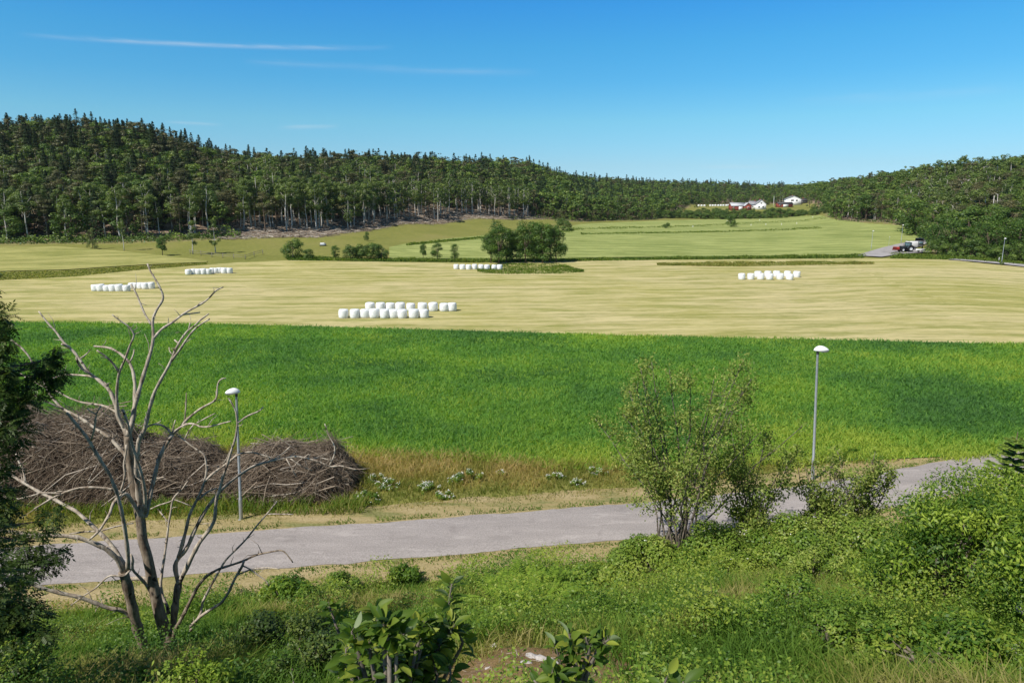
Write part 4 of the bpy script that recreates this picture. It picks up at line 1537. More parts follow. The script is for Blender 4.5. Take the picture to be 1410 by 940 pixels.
multistem('multi_stemmed_tree', 'sparse multi-stemmed young tree fanning up in front of the road', 'tree', 935, 735, 26.2, 20, 9.8, 4.7, 17000, .13, 11, .06, bare=.32)
multistem('multi_stemmed_tree', 'smaller sparse multi-stemmed tree leaning right of the fan-shaped one', 'tree', 1030, 730, 26.6, 9, 6.6, 2.2, 6000, .15, 12, .05, rootspread=.35)
multistem('roadside_shrub', 'loose twiggy shrub before the lamp foot on the road edge, left one', 'shrub', 1125, 718, 27.6, 11, 4.9, 1.7, 5600, .15, 13, .035, rootspread=.4, bare=.1)
multistem('roadside_shrub', 'loose rounded shrub right of the lamp over the road edge', 'shrub', 1185, 715, 27.8, 11, 5.0, 1.6, 5600, .15, 14, .035, rootspread=.3, bare=.1)

# young spruce at the right edge
b = PD(1387, 690, 21.5)
b[2] = float(ter(b[0], b[1]))
o = thing('young_spruce', 'young spruce poking above the shrubs at the right picture edge', 'tree', tuple(b), 0)
hsp = float(PD(1387, 594, 21.5)[2] - b[2])
tb = MB()
tube(tb, [(0, 0, -.2), (0, 0, hsp * .5), (0, 0, hsp)], [.07, .04, .008], 6)
cb_ = MB()
for z in np.arange(.4, hsp - .15, .23):
    nb = 6
    ln = (hsp - z) * .44 + .14
    for q in range(nb):
        az = q * 2 * pi / nb + z * 3.1 + R.normal(0, .15)
        f = np.linspace(0.05, 1, 16)
        dirn = np.array([math.cos(az), math.sin(az), 0])
        p = dirn[None] * (ln * f)[:, None] + np.array([0, 0, 1.])[None] * (z - .12 * ln * f + .28 * ln * f ** 2)[:, None]
        tube(tb, p[::5], [.016, .012, .008, .004], 4)
        for s in (-1, 1):
            sd2 = np.cross([0, 0, 1.], dirn) * s
            aa = norm(dirn * .8 + sd2)
            leafquads(cb_, p + aa * .06, np.repeat(aa[None], 16, 0), norm(rdir(16) * .35 + np.array([0, 0, 1.])), .21 * (1.15 - .5 * f), .085, R.uniform(0, 1, 16))
            leafquads(cb_, p + np.array([0, 0, .03]), np.repeat(norm(dirn + .3 * sd2)[None], 16, 0), norm(rdir(16) * .8 + np.array([0, 0, .6])), .17, .08, R.uniform(0, 1, 16))
tb.build('trunk', M['bark_brown'], o)
cb_.build('crown', M['spruce_young'], o)


# ferns
def fern_mesh(seed):
    global R
    keep = R
    R = np.random.default_rng(seed)
    mb = MB()
    for q in range(13):
        az = R.uniform(0, 2 * pi)
        ln = R.uniform(.6, 1.0)
        f = np.linspace(0, 1, 20)
        lean = R.uniform(.55, .95)
        p = np.stack([np.cos(az) * ln * lean * f ** 1.1, np.sin(az) * ln * lean * f ** 1.1, ln * (1.05 * f - .62 * lean * f ** 2.2)], 1)
        dirn = np.array([math.cos(az), math.sin(az), 0])
        sdv = np.cross([0, 0, 1.], dirn)
        w = .17 * np.sin(pi * np.clip(f * .9 + .08, 0, 1)) ** .8
        for s in (-1, 1):
            a = norm(sdv * s + dirn * .35)
            leafquads(mb, p + a[None] * (w * .5)[:, None], np.repeat(a[None], 20, 0), norm(rdir(20) * .25 + np.array([0, 0, 1.])), w, .042, R.uniform(.2, 1, 20))
        sticks(mb, p[:-1], p[1:], .004, .004, .3)
    me = mb.mesh('fern', M['fern'])
    R = keep
    return me


FM = [fern_mesh(900 + q) for q in range(3)]
fx = [(690, 806), (707, 796), (722, 812), (735, 798), (748, 815), (760, 803), (772, 818), (700, 826), (728, 828), (752, 830), (683, 822), (768, 795)]
for q, (px, py) in enumerate(fx):
    P = PG(px, py + 12)
    o = link('fern', FM[q % 3])
    o.location = tuple(P)
    s = R.uniform(.8, 1.15)
    o.scale = (s * 1.45, s * 1.45, s * 1.35)
    o.rotation_euler = (0, 0, R.uniform(0, 6.28))
    tag(o, 'bright green fern in the dense fern patch below the road', 'fern', 'ferns of the patch on the bank')

# white-flowering clumps on the far verge
wc = [((535, 672), .8), ((590, 676), .7), ((642, 664), 1.1), ((610, 686), .6), ((505, 690), .9), ((520, 662), .6), ((690, 655), .45), ((765, 660), .6), ((795, 668), .5), ((820, 654), .7)]
wl = ['white-flowering herb clump right of the brush pile, middle of the verge', 'white-flowering clump between the two larger ones on the verge', 'broadest white-flowering clump on the verge above the road',
      'small white-flowering clump nearest the road edge', 'dark green herb clump with faint blossom at the right end of the brush pile', 'white-flowering clump close to the crop, right of the brush pile',
      'tiny white-flowering clump right of the broadest one', 'pale flowering clump left of the multi-stemmed tree', 'small pale clump close to the cut verge left of the multi-stemmed tree', 'pale clump below the yellow crop edge by the multi-stemmed tree']
for q, (pp, s) in enumerate(wc):
    P = PG(*pp)
    shell_bush('flowering_herb', wl[q], 'wildflowers', P, (1.15 * s, .7 * s, .62 * s), int(1500 * s), .10, M['herb'], 700 + q, 16, 'white-flowering clumps on the verge', False, .2, .5, int(110 * s) if q != 4 else 30)

# ------------------------------------------------------------------ brush pile
ptop = [(20, 556), (70, 552), (120, 556), (160, 570), (200, 588), (250, 604), (300, 626), (330, 618), (370, 604), (420, 606), (455, 606), (480, 635), (492, 668)]
Dc = 36.2
prof = []
for px, py in ptop:
    p_ = PD(px, py, Dc)
    prof.append((p_[0], .95 * (p_[2] - float(ter(p_[0], Dc)))))
prof = [(prof[0][0] - 4, 3.8)] + prof
prof.append((prof[-1][0] + .5, 0.0))
prof = np.array(prof)


def pile_h(x, y):
    t_ = np.interp(x, prof[:, 0], prof[:, 1])
    v = np.clip(1 - ((y - Dc) / (1.2 + .55 * np.minimum(t_, 3.2))) ** 2, 0, 1)
    return t_ * v ** .75 * (.60 + .34 * vnoise(x * .7, y * .7, 5) + .28 * vnoise(x * 1.7, y * 1.7, 8))


o = thing('brush_pile', 'long heap of grey-brown cut branches beside the road, left', 'brush pile', (-17, Dc, float(ter(-17, Dc))))
org = np.array([-17, Dc, float(ter(-17, Dc))])
mb = MB()
xs = np.linspace(prof[0, 0], prof[-1, 0], 90)
ys = np.linspace(Dc - 3.1, Dc + 3.1, 24)
X, Y = np.meshgrid(xs, ys, indexing='ij')
Z = ter(X, Y) + pile_h(X, Y) * .86 - .05
V = np.stack([X, Y, Z], -1).reshape(-1, 3) - org
i = np.arange(89)[:, None] * 24
j = np.arange(23)[None]
mb.add(V, np.stack([i + j, i + 24 + j, i + 24 + j + 1, i + j + 1], -1).reshape(-1, 4), .0)
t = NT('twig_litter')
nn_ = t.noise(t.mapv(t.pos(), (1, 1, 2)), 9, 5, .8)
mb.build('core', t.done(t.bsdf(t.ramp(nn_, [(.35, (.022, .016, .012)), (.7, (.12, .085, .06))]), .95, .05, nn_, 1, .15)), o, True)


def pile_sticks(n, ln, r, lift, sq, dirx=None):
    x = R.uniform(prof[0, 0], prof[-1, 0] - .3, n)
    y = Dc + R.uniform(-3.0, 2.2, n)
    e = .06
    h0 = pile_h(x, y)
    gx = (pile_h(x + e, y) - h0) / e
    gy = (pile_h(x, y + e) - h0) / e
    ok = h0 > .12
    az = R.normal(.35, .75, n) if dirx is None else R.normal(dirx, .3, n)
    az = az + pi * R.integers(0, 2, n)
    d = np.stack([np.cos(az), np.sin(az) * .7, np.cos(az) * gx + np.sin(az) * gy], 1)
    d[:, 2] = np.clip(d[:, 2], -1.1, 1.1)
    d = norm(d) + R.normal(0, sq, (n, 3))
    L = R.uniform(ln[0], ln[1], n)[:, None]
    c = np.stack([x, y, ter(x, y) + h0 * R.uniform(.84, 1.0, n) + lift * R.uniform(0, 1, n)], 1)
    A = (c - d * L / 2)[ok]
    B = (c + d * L / 2)[ok]
    A[:, 2] = np.maximum(A[:, 2], ter(A[:, 0], A[:, 1]) + .03)
    B[:, 2] = np.maximum(B[:, 2], ter(B[:, 0], B[:, 1]) + .03)
    rr = R.uniform(r[0], r[1], ok.sum())
    return A - org, B - org, rr


t = NT('cut_branches')
tn = t.noise(t.pos(), 6, 3)
M['branches'] = t.done(t.bsdf(t.mix(.3, t.ramp(t.rnd(), [(0, (.075, .054, .038)), (.45, (.195, .148, .108)), (.8, (.35, .29, .225)), (1, (.56, .50, .43))]), t.ramp(tn, [(.3, (.08, .06, .044)), (.7, (.35, .285, .22))])), .9, .1))
mb = MB()
A, B, rr = pile_sticks(12000, (.4, 1.7), (.006, .016), .14, .28)
mid_ = (A + B) / 2 + R.normal(0, .09, A.shape)
tn_ = np.clip(R.normal(.36, .24, len(rr)), 0, 1)
sticks(mb, A, mid_, rr, rr * .75, tn_)
sticks(mb, mid_, B, rr * .75, rr * .3, tn_)
tag(mb.build('twigs', M['branches'], o), kind='stuff')
mb = MB()
A, B, rr = pile_sticks(620, (1.0, 3.0), (.012, .034), .2, .16, .45)
mid_ = (A + B) / 2 + R.normal(0, .12, A.shape)
tn_ = np.clip(R.normal(.68, .2, len(rr)), 0, 1)
sticks(mb, A, mid_, rr, rr * .8, tn_, k=5)
sticks(mb, mid_, B, rr * .8, rr * .35, tn_, k=5)
n = 420
x = R.uniform(prof[0, 0], prof[-1, 0], n)
y = Dc + R.uniform(-2.6, 1.5, n)
A = np.stack([x, y, ter(x, y) + pile_h(x, y) * .9], 1)
dd = norm(R.normal(0, .8, (n, 3)) + np.array([0, -.25, .45]))
B = A + dd * R.uniform(.35, 1.5, n)[:, None]
ok = (pile_h(x, y) > .5) & (B[:, 2] > A[:, 2])
A, B = A[ok] - org, B[ok] - org
mid_ = (A + B) / 2 + R.normal(0, .08, A.shape)
tn_ = np.clip(R.normal(.62, .22, len(A)), 0, 1)
sticks(mb, A, mid_, .016, .011, tn_)
sticks(mb, mid_, B, .011, .004, tn_)
tag(mb.build('branches', M['branches'], o), kind='stuff')

n = 5200     # grass and weeds growing up at the foot of the pile
x = R.uniform(prof[0, 0], prof[-1, 0] + .6, n)
y = Dc - 3.2 + R.uniform(-.6, 1.3, n) - .25 * (x > -9)
ok = y > roadY(x) + RW / 2 + 1.2
P = np.stack([x, y, ter(x, y)], 1)[ok]
mb = MB()
blades(mb, P, R.uniform(.25, .95, len(P)) * (.4 + vnoise(P[:, 0], P[:, 1], 4)), .035, R.uniform(.3, 1.1, len(P)), R.uniform(0, .8, len(P)))
tag(mb.build('meadow_grass', M['bank']), kind='stuff')
# ------------------------------------------------------------------ the dead tree, limb by limb (photo pixels, width in pixels at start and end, depth drift in metres)
DT = [
    ('T', [(237, 893), (228, 870), (219.7, 844), (213.8, 818), (208, 790), (203.3, 767), (196, 743), (194, 718), (188, 688), (181.9, 656), (177.7, 628), (175.5, 600)], 40, 15, 0),
    ('T2', [(208, 912), (204.5, 905), (197.4, 890), (190.4, 868), (183.4, 841), (176.4, 809), (170, 787)], 23, 17, -.5),
    ('A', [(175.5, 600), (182, 583), (185.3, 560), (196, 521.7), (203.4, 498), (208.7, 481), (211.5, 464), (209.8, 445), (210.9, 436.6), (217, 424), (224.7, 413), (225.3, 408), (221.5, 398), (214, 384.5), (206.6, 373), (203, 363)], 13, 2.2, .8),
    ('A1', [(208.5, 447), (199, 432), (192.8, 417), (188.5, 405), (180, 391)], 4.2, 2.2, .3),
    ('A2', [(212, 465), (222.6, 452.6), (237.4, 444), (252.3, 432), (265, 425), (280, 417), (289.6, 409), (297, 399.5), (307.7, 395)], 6.5, 2, .7),
    ('A2b', [(252.3, 433), (261, 432), (275.7, 430)], 3, 1.6, .2),
    ('B', [(196, 712), (190.4, 679), (187.5, 645), (190.6, 607), (199, 592), (206.5, 560), (213, 538.7), (224.7, 517), (234.3, 500), (241.7, 481), (250, 466), (259.8, 453.6), (267, 450), (273.6, 442), (287.4, 432)], 15, 2.2, -.7),
    ('B1', [(236.5, 496), (248, 481), (257.7, 466), (265, 456), (273.6, 448), (288.5, 439)], 5.5, 2, -.3),
    ('B2', [(259.8, 453.6), (262, 444)], 3, 1.8, 0),
    ('B3', [(246, 473), (240.6, 468)], 3, 2.2, .1),
    ('B4', [(237.4, 488), (232.8, 483.4), (232.8, 478)], 1.8, 1.2, .1),
    ('C', [(175.5, 599), (181, 583), (185.2, 558), (186, 530.5), (183.6, 512), (179, 499.6), (166.7, 487), (151, 478.6), (129.6, 476.5)], 11, 3, .9),
    ('C1', [(178, 499.6), (184.3, 489), (184.6, 481)], 3.5, 2, .2),
    ('D', [(172, 590), (162, 570.6), (160.5, 543), (162, 524), (164, 512), (172.8, 493.5), (179, 475), (186, 461), (177.5, 448.7), (166.7, 442.5), (154.3, 433)], 8.5, 1.8, -.6),
    ('D1', [(163.8, 512), (154.3, 498), (143.5, 489), (133.3, 482)], 5, 2.2, -.3),
    ('E', [(175.5, 600), (170.5, 588), (163.6, 577), (159, 555), (151, 536.7), (135.8, 522.8), (120.4, 512), (111, 496.5), (102, 484), (88, 472), (77, 456.4), (66.4, 445.6), (53.4, 428.6)], 11.5, 2.2, .5),
    ('E1', [(128, 517), (115, 510), (108, 502.7), (105, 492)], 4.5, 3, -.3),
    ('E2', [(109.6, 494), (120.4, 487.3), (124.4, 481)], 3.2, 1.6, .2),
    ('E3', [(95.7, 478), (84.9, 473.4)], 6, 4, -.15),
    ('E4', [(148, 531), (129.6, 518), (102, 515.7), (83.3, 516.6), (68, 523)], 6, 2, .5),
    ('P', [(199.7, 706), (200, 679), (195.7, 655.7), (188, 630), (182, 613), (178, 592), (175.5, 581), (169, 564)], 8, 4, -.9),
    ('G', [(178, 640), (172.4, 625.4), (151.3, 602.4), (130.3, 589), (115, 577.5), (101.5, 569.8), (86.2, 563), (72.8, 548.7), (65, 537), (61.7, 527.4), (46.3, 502.7), (40, 490), (27.8, 476.5), (15.4, 468)], 9, 2.2, .4),
    ('G1', [(61, 533), (46, 525), (36, 520), (28, 514)], 3, 1.6, .3),
    ('G2', [(57.5, 528), (50, 521), (41, 517)], 3, 1.6, -.2),
    ('G3', [(88, 563.5), (69, 555), (57.5, 549.7), (45, 543)], 4, 1.8, -.3),
    ('G4', [(166, 572), (159, 566), (145.6, 559.3), (134, 556.4), (115, 554.5), (99.6, 549.7), (82.4, 541), (74.7, 536)], 5, 2, .3),
    ('F', [(176.2, 783), (176.2, 764), (173.4, 737.5), (168.6, 708.7), (162.8, 685.7), (161.5, 679), (151.3, 654), (141.8, 638.8), (132.2, 623.4), (122.6, 606), (111, 591), (99.6, 577.5), (92, 568)], 10, 4.5, -1.0),
    ('F2', [(125.5, 606), (130.3, 589), (132.2, 569.8), (138.9, 559)], 4, 2, -.3),
    ('F2b', [(132.2, 570), (123.6, 566), (120.3, 562)], 2.6, 1.5, -.1),
    ('I', [(170, 787), (161, 768), (145.6, 754.7), (126.4, 746), (107.3, 739.4), (86.2, 737), (67, 737.5), (38.3, 734.6), (19.2, 732.7), (0, 730), (-40, 724)], 12, 5, -1.0),
    ('I2', [(63, 738), (38, 740), (9.6, 742.5), (-14, 745)], 4.5, 2.5, -.3),
    ('J', [(175, 783), (161, 760.5), (149.4, 745), (134, 729.8), (118.8, 715.4), (103.4, 702), (92, 697), (74.7, 686.7), (57.5, 679), (34.5, 665.6), (19.2, 656), (0, 642.6), (-25, 632)], 10.5, 3.5, .9),
    ('J3', [(34.5, 665), (33, 650), (31.6, 644.5), (24, 633), (22, 624.4)], 4, 2, .3),
    ('K', [(195, 712), (181.9, 690), (173.4, 677), (164.8, 683.8), (156, 691.5), (151.3, 706.8), (141.8, 723), (134, 733.6), (122.6, 743)], 11, 3.2, -1.1),
    ('K2', [(172, 679), (164.8, 676), (149.4, 672.3), (130.3, 670.4), (107.3, 671.3), (88, 678), (72.8, 684.8), (47.9, 700)], 6.5, 2.5, -.6),
    ('K3', [(84, 679), (57.5, 678), (28.7, 686.7), (9.6, 685.7), (0, 682.8), (-20, 680)], 4, 2, -.3),
    ('K4', [(166.7, 675), (170.5, 661.8), (172.4, 650), (169.5, 638.8), (173.4, 627), (174, 612)], 4, 2.6, .2),
    ('L', [(184, 852), (181, 848.6), (166.7, 839), (149.4, 837), (130.3, 829.4), (107.3, 820.8), (82.4, 816), (61.3, 810.3), (40.2, 802.6), (19.2, 799.7), (0, 797.8), (-40, 793)], 9.5, 5.5, -1.3),
    ('L1', [(40.2, 802), (39.3, 795), (35.4, 790)], 4.5, 2.5, .1),
    ('M', [(180, 783), (172.4, 793), (162.8, 793), (151.3, 791), (141.8, 798.8), (132.2, 809.3), (115, 819.8), (97.7, 833)], 4.5, 1.5, -.5),
    ('M0', [(209, 818), (199.8, 802), (188, 790), (181, 783), (184, 770), (180, 763)], 7, 4, -.5),
    ('M1', [(216, 812), (206, 798), (190, 795), (178, 797)], 11, 8, .1),
    ('N', [(137, 732), (132, 730.8), (115, 731.7), (95.8, 734.6)], 4, 2, .2),
    ('N2', [(140, 730), (161, 724), (172, 722), (184, 720)], 3.6, 1.8, .3),
    ('Q', [(200, 712), (202, 706.8), (207.4, 679), (213.8, 651.5), (219, 630), (228.7, 611), (237.2, 598)], 9.5, 6.5, .6),
    ('Q1', [(237.2, 598), (250, 586.6), (256.4, 578), (269, 567.4), (280, 560), (297, 551.5), (299, 547), (299, 530), (303.4, 520.6), (311, 520.6)], 6, 2, .6),
    ('Q2', [(236.2, 598), (229.8, 588.7), (218, 582.8), (207.4, 584.5), (198, 590)], 5, 2.2, -.3),
    ('Q3', [(237.6, 597), (241.5, 592), (256.4, 583.4), (269, 582.3), (273.4, 587.7), (288.3, 587.7), (303, 583.4), (318, 579.6)], 5, 1.8, -.4),
    ('Q3b', [(271.3, 582), (284, 575), (296.8, 568.5)], 2.4, 1.4, .1),
    ('Q3c', [(268, 583), (258.5, 594), (254.3, 604.7)], 2.6, 1.4, -.1),
    ('Q4', [(237.2, 597), (239, 585.5), (241.5, 578)], 2.4, 1.4, 0),
    ('Q5', [(254, 580), (255.3, 568.5), (256.4, 553.6), (256.6, 540.8)], 2.6, 1.4, .1),
    ('R1', [(237, 890), (238.4, 865), (239.6, 846), (243, 820.6), (246, 803)], 15, 12, .4),
    ('R1a', [(246, 803), (242, 788), (240.7, 776), (246, 767), (253.6, 760), (260.6, 748), (265, 736.6), (275.5, 715), (286, 698), (299, 681), (311.7, 667.4), (326.6, 655.7), (339.4, 647), (350, 640.7), (373.6, 634), (394, 630), (409, 627.7), (427, 631.5), (442.5, 636.6), (455.3, 643), (468, 640.4), (491, 646.8)], 11, 2, 1.0),
    ('R1b', [(245.6, 767), (250, 752.8), (256, 730), (260.6, 709), (269, 692), (277.7, 675), (282, 662), (285, 645), (282, 626), (278, 623), (265, 615), (254, 605.7), (243.6, 598)], 9, 1.8, .2),
    ('R1b2', [(281, 664), (286, 658), (299, 647), (311.7, 638.7), (326.6, 626), (339.4, 621.7), (350, 622.6), (366, 627.7), (378.7, 631.5)], 5.5, 2, .3),
    ('R1b3', [(273, 688), (286, 676), (299, 671.7)], 4.5, 2, .2),
    ('R2', [(246, 803), (256, 783), (264, 766.8), (272.3, 750), (284, 734), (290, 727), (295.7, 716), (296.8, 698), (298, 685.5), (303, 672.8), (306.4, 658), (311.7, 643), (318, 621.7), (324.5, 602.6), (327, 583), (325, 566.4), (320, 556), (315, 548.5)], 12, 2.2, -.3),
    ('R2b', [(327.3, 582), (338, 574), (348, 569), (357, 567), (362.6, 560)], 4, 2, .3),
    ('R3', [(232, 845), (230, 832), (223.2, 820.6), (221, 802), (225.5, 771.5), (229, 748), (232, 722), (235, 704.7), (237.2, 687.7), (243.6, 679), (250, 675), (258.5, 662)], 8, 2, .8),
    ('R3b', [(239.4, 688), (230.8, 692), (218, 695), (207.4, 700.4)], 2.8, 2, -.2),
    ('R3c', [(231.5, 718), (222.3, 706.8), (217, 700)], 3, 1.6, .2),
    ('R3d', [(239.4, 687), (252, 692), (265, 697)], 2.2, 1.2, .1),
    ('R4', [(239, 888), (239.6, 870), (251.3, 848.7), (263, 825), (272.3, 806.6), (284, 792.5), (300.4, 783), (319, 777.3), (333, 772.7), (354, 763), (370.6, 759.8), (389.3, 756.3), (396.4, 764.5), (403.4, 774)], 11, 1.6, -.6),
    ('R5', [(262, 868), (277, 844), (278.2, 830), (286.4, 813.6), (298, 792.5), (309.8, 771.5), (323.8, 757.4), (338, 743.4), (354, 723), (367, 708), (381.3, 690)], 6.5, 2, .4),
    ('R5b', [(367.5, 707.5), (383.8, 707.3), (404, 708)], 2.4, 1.4, .1),
    ('R6', [(262, 862), (276, 848), (288.7, 839.4), (305, 830), (314.5, 816), (323.8, 795), (334, 778.5), (336, 772)], 7, 4, -.5),
    ('R6b', [(333.2, 778), (345, 783), (356.6, 792.5), (368, 799.6), (370.6, 806.6)], 3.2, 1.4, -.1),
    ('R6c', [(326, 792), (333, 788), (347, 783), (366, 780.8), (384.7, 782.7)], 3.2, 1.4, -.2),
    ('t1', [(375, 633), (389, 625), (401.7, 612.3)], 2.4, 1.3, .1),
    ('t2', [(394, 630.5), (401.7, 645), (408, 655.7)], 2.4, 1.3, -.1),
    ('t3', [(400, 631), (412, 640), (430, 648)], 2.2, 1.2, .1),
    ('t4', [(452.7, 641.7), (460.4, 627.7), (461.7, 615), (452.7, 599.6), (447, 583)], 2.6, 1.3, .2),
    ('t5', [(457, 634), (444, 630), (430, 630)], 2.2, 1.2, 0),
]
D0 = float(PG(237, 900)[1])
root = PD(237, 893, D0)
root[2] = float(ter(root[0], root[1]))
o = thing('dead_tree', 'bare grey dead tree with many twisting limbs, left foreground', 'tree', tuple(root))
placed = {}
allp = []
for key, pts, w0, w1, dr in DT:
    if not allp:
        d0 = D0
    elif key == 'T2':
        d0 = D0 - .2
    else:
        q = np.array([a[:2] for a in allp])
        k = np.argmin(np.hypot(q[:, 0] - pts[0][0], q[:, 1] - pts[0][1]))
        d0 = allp[k][2]
    n = len(pts)
    pa = np.array(pts, float)
    cum = np.concatenate([[0], np.cumsum(np.hypot(*np.diff(pa, axis=0).T))])
    f = cum / cum[-1]
    # rounded course through the traced points
    m = max(4, int(cum[-1] / 5))
    s = np.linspace(0, 1, m)
    qx, qy = np.interp(s, f, pa[:, 0]), np.interp(s, f, pa[:, 1])
    for _ in range(1):
        qx[1:-1] = .22 * qx[:-2] + .56 * qx[1:-1] + .22 * qx[2:]
        qy[1:-1] = .22 * qy[:-2] + .56 * qy[1:-1] + .22 * qy[2:]
    dep = d0 + dr * s ** .9
    P = np.array([PD(a, b, c) for a, b, c in zip(qx, qy, dep)])
    zc = P[:, 1] * cp + (H - P[:, 2]) * sp
    wd = (w0 * (.56 if w0 > 6 else .66) + .4 + (w1 * .75 - w0 * (.56 if w0 > 6 else .66)) * s ** .75) * (1 + .09 * np.sin(s * cum[-1] * .23 + len(key)) + R.normal(0, .03, m))
    if key == 'T': wd = np.interp(s, [0, .08, .3, .6, 1], [22, 17, 13.5, 12.5, 9.5])
    rr = wd / 2 * zc / 940
    allp += [(a, b, c) for a, b, c in zip(qx, qy, dep)]
    if key in ('T', 'T2', 'R1', 'R4'):
        e_ = P[0].copy()
        e_[2] = min(e_[2], float(ter(e_[0], e_[1]))) - .35
        P = np.concatenate([[e_], P])
        rr = np.concatenate([[rr[0] * 1.25], rr])
    mb = MB()
    tube(mb, P - root, rr, 10 if w0 > 8 else 7)
    # short bare twigs and broken stubs
    for q in range(int(cum[-1] / 22)):
        i_ = R.integers(1, len(P) - 1) if len(P) > 3 else 1
        tl = R.uniform(4, 16) * (1 if R.uniform() < .75 else 2.2) * zc[min(i_, len(zc) - 1)] / 940
        dv = norm(R.normal(0, .7, 3) + np.array([0, 0, .55]) + .5 * norm(P[-1] - P[0]))
        k1 = P[i_] + dv * tl * .55 + R.normal(0, .012, 3)
        r_ = min(rr[i_] * .5, .012)
        tube(mb, [P[i_] - root, k1 - root, k1 + norm(dv + R.normal(0, .35, 3)) * tl * .45 - root], [r_, r_ * .7, r_ * .3], 4)
    mb.build('trunk' if key in ('T', 'T2') else 'branch', M['bark_trunk_shaded' if key in ('T', 'T2', 'R1', 'R4') else 'bark_dead'], o, True)


# ------------------------------------------------------------------ the leafy ash at the left edge
def compound_template(nl=9, L=.24, ll=.085, lw=.030):
    V, F = [], []
    for q in range(nl):
        if q == nl - 1:
            b = np.array([L * .82, 0, 0]); a = np.array([1, 0, -.1])
        else:
            k = q // 2
            s = 1 if q % 2 else -1
            b = np.array([L * (.22 + .6 * k / (nl // 2)), 0, 0]); a = norm(np.array([.55, s, -.18]))
        sdv = norm(np.cross([0, 0, 1.], a))
        i = len(V)
        V += [b, b + a * ll * .45 + sdv * lw * .5, b + a * ll, b + a * ll * .45 - sdv * lw * .5]
        F.append([i, i + 1, i + 2, i + 3])
    return np.array(V), np.array(F)


def place_templates(mb, V, F, pos, ax, nrm, scale, rnd):
    a = norm(ax)
    s = norm(np.cross(nrm, a))
    nn = np.cross(a, s)
    W_ = pos[:, None] + scale[:, None, None] * (V[None, :, 0:1] * a[:, None] + V[None, :, 1:2] * s[:, None] + V[None, :, 2:3] * nn[:, None])
    N, K = len(pos), len(V)
    FF = (F[None] + (np.arange(N) * K)[:, None, None]).reshape(-1, F.shape[1])
    mb.add(W_.reshape(-1, 3), FF, np.repeat(rnd, K))


CT, CF = compound_template()
ash = [(-87, 690, 9.1, 0.7, 330), (-62, 750, 8.7, 0.65, 300), (-107, 740, 8.4, 0.7, 330), (-57, 830, 8.3, 0.6, 260), (-24, 395, 13.4, 0.22, 60), (-12, 380, 13.4, 0.12, 24), (-32, 450, 13.2, 0.56, 260), (-2, 440, 13.1, 0.33, 130), (-2, 478, 13.0, 0.33, 130), (-24, 510, 12.9, 0.61, 300), (1, 520, 12.8, 0.37, 150), (-4, 560, 12.6, 0.56, 300), (-39, 590, 12.6, 0.61, 320), (11, 590, 12.5, 0.51, 280), (-9, 630, 12.4, 0.51, 260), (26, 560, 12.8, 0.31, 110), (64, 505, 13.5, 0.31, 110), (76, 515, 13.6, 0.27, 90), (54, 535, 13.4, 0.36, 140), (79, 492, 13.6, 0.2, 50), (39, 515, 13.4, 0.31, 80), (-9, 665, 12.2, 0.43, 150), (6, 690, 12.2, 0.39, 120), (-24, 700, 12.1, 0.46, 160), (69, 715, 12.2, 0.27, 70), (49, 745, 12.0, 0.35, 110), (84, 762, 12.1, 0.16, 36), (1, 735, 12.0, 0.43, 140), (6, 770, 11.8, 0.46, 170), (44, 785, 11.8, 0.31, 100), (64, 775, 11.9, 0.26, 60), (-9, 800, 10.25, 0.51, 200), (11, 830, 10.15, 0.46, 190), (36, 850, 10.15, 0.36, 110), (-12, 870, 10.05, 0.51, 180), (18, 900, 9.95, 0.41, 120), (35, 905, 9.85, 0.4, 150), (10, 860, 10.15, 0.45, 170), (60, 880, 10.05, 0.26, 70), (30, 935, 9.65, 0.45, 170), (-10, 930, 9.65, 0.5, 180)]  # leading off-frame clumps are added to cast shade on the bank
tb0 = PD(-80, 800, 11.6)
tb0[2] = float(ter(tb0[0], tb0[1]))
o = thing('ash_tree', 'dark leafy ash tree cut off by the left picture edge', 'tree', tuple(tb0))
mb = MB()
tb = MB()
ttop = PD(-60, 380, 12.8)
TT = np.array([tb0 + np.array([0, 0, -.3]), tb0 * .6 + ttop * .4 + np.array([.1, 0, 0]), ttop])
s = np.linspace(0, 1, 12)
TP = np.stack([np.interp(s, [0, .4, 1], TT[:, k]) for k in range(3)], 1)
tube(tb, TP - tb0, np.linspace(.13, .03, 12), 8)
for px, py, d, r, n in ash:
    c = PD(px, py, d)
    n = int(n * .8)
    k = np.argmin(np.abs(TP[:, 2] - (c[2] - .3)))
    b0 = TP[k]
    tube(tb, [b0 - tb0, b0 * .5 + c * .5 - tb0 + np.array([0, 0, .12]), c - tb0], [.035, .02, .008], 5)
    dd = rdir(n, .15)
    p = c + dd * (r * R.uniform(.25, 1.0, n) ** .6)[:, None]
    ax = norm(dd * np.array([1, 1, .4]) + R.normal(0, .4, (n, 3)) + np.array([0, 0, -.35]))
    nrm = norm(rdir(n) * .5 + np.array([0, 0, 1.]))
    place_templates(mb, CT, CF, p - ax * .1 - tb0, ax, nrm, R.uniform(.75, 1.2, n), np.clip(R.normal(.42, .2, n), 0, 1))
tb.build('trunk', M['bark_brown'], o)
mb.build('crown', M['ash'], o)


# ------------------------------------------------------------------ apple shoots close to the camera
def apple_leaf_template():
    V, F = [], []
    n = 7
    for q in range(n):
        f = q / (n - 1)
        w = .5 * math.sin(pi * min(1, .06 + f * .94)) ** .75 * (1 - .25 * f) * .56
        zc_ = -.30 * f * f
        for s, dz in ((-1, .16), (-.5, .05), (0, 0), (.5, .05), (1, .16)):
            V.append((f, s * w, zc_ + dz * w * 2.0))
    for q in range(n - 1):
        for k in range(4):
            i = q * 5 + k
            F.append((i, i + 5, i + 6, i + 1))
    return np.array(V), np.array(F)


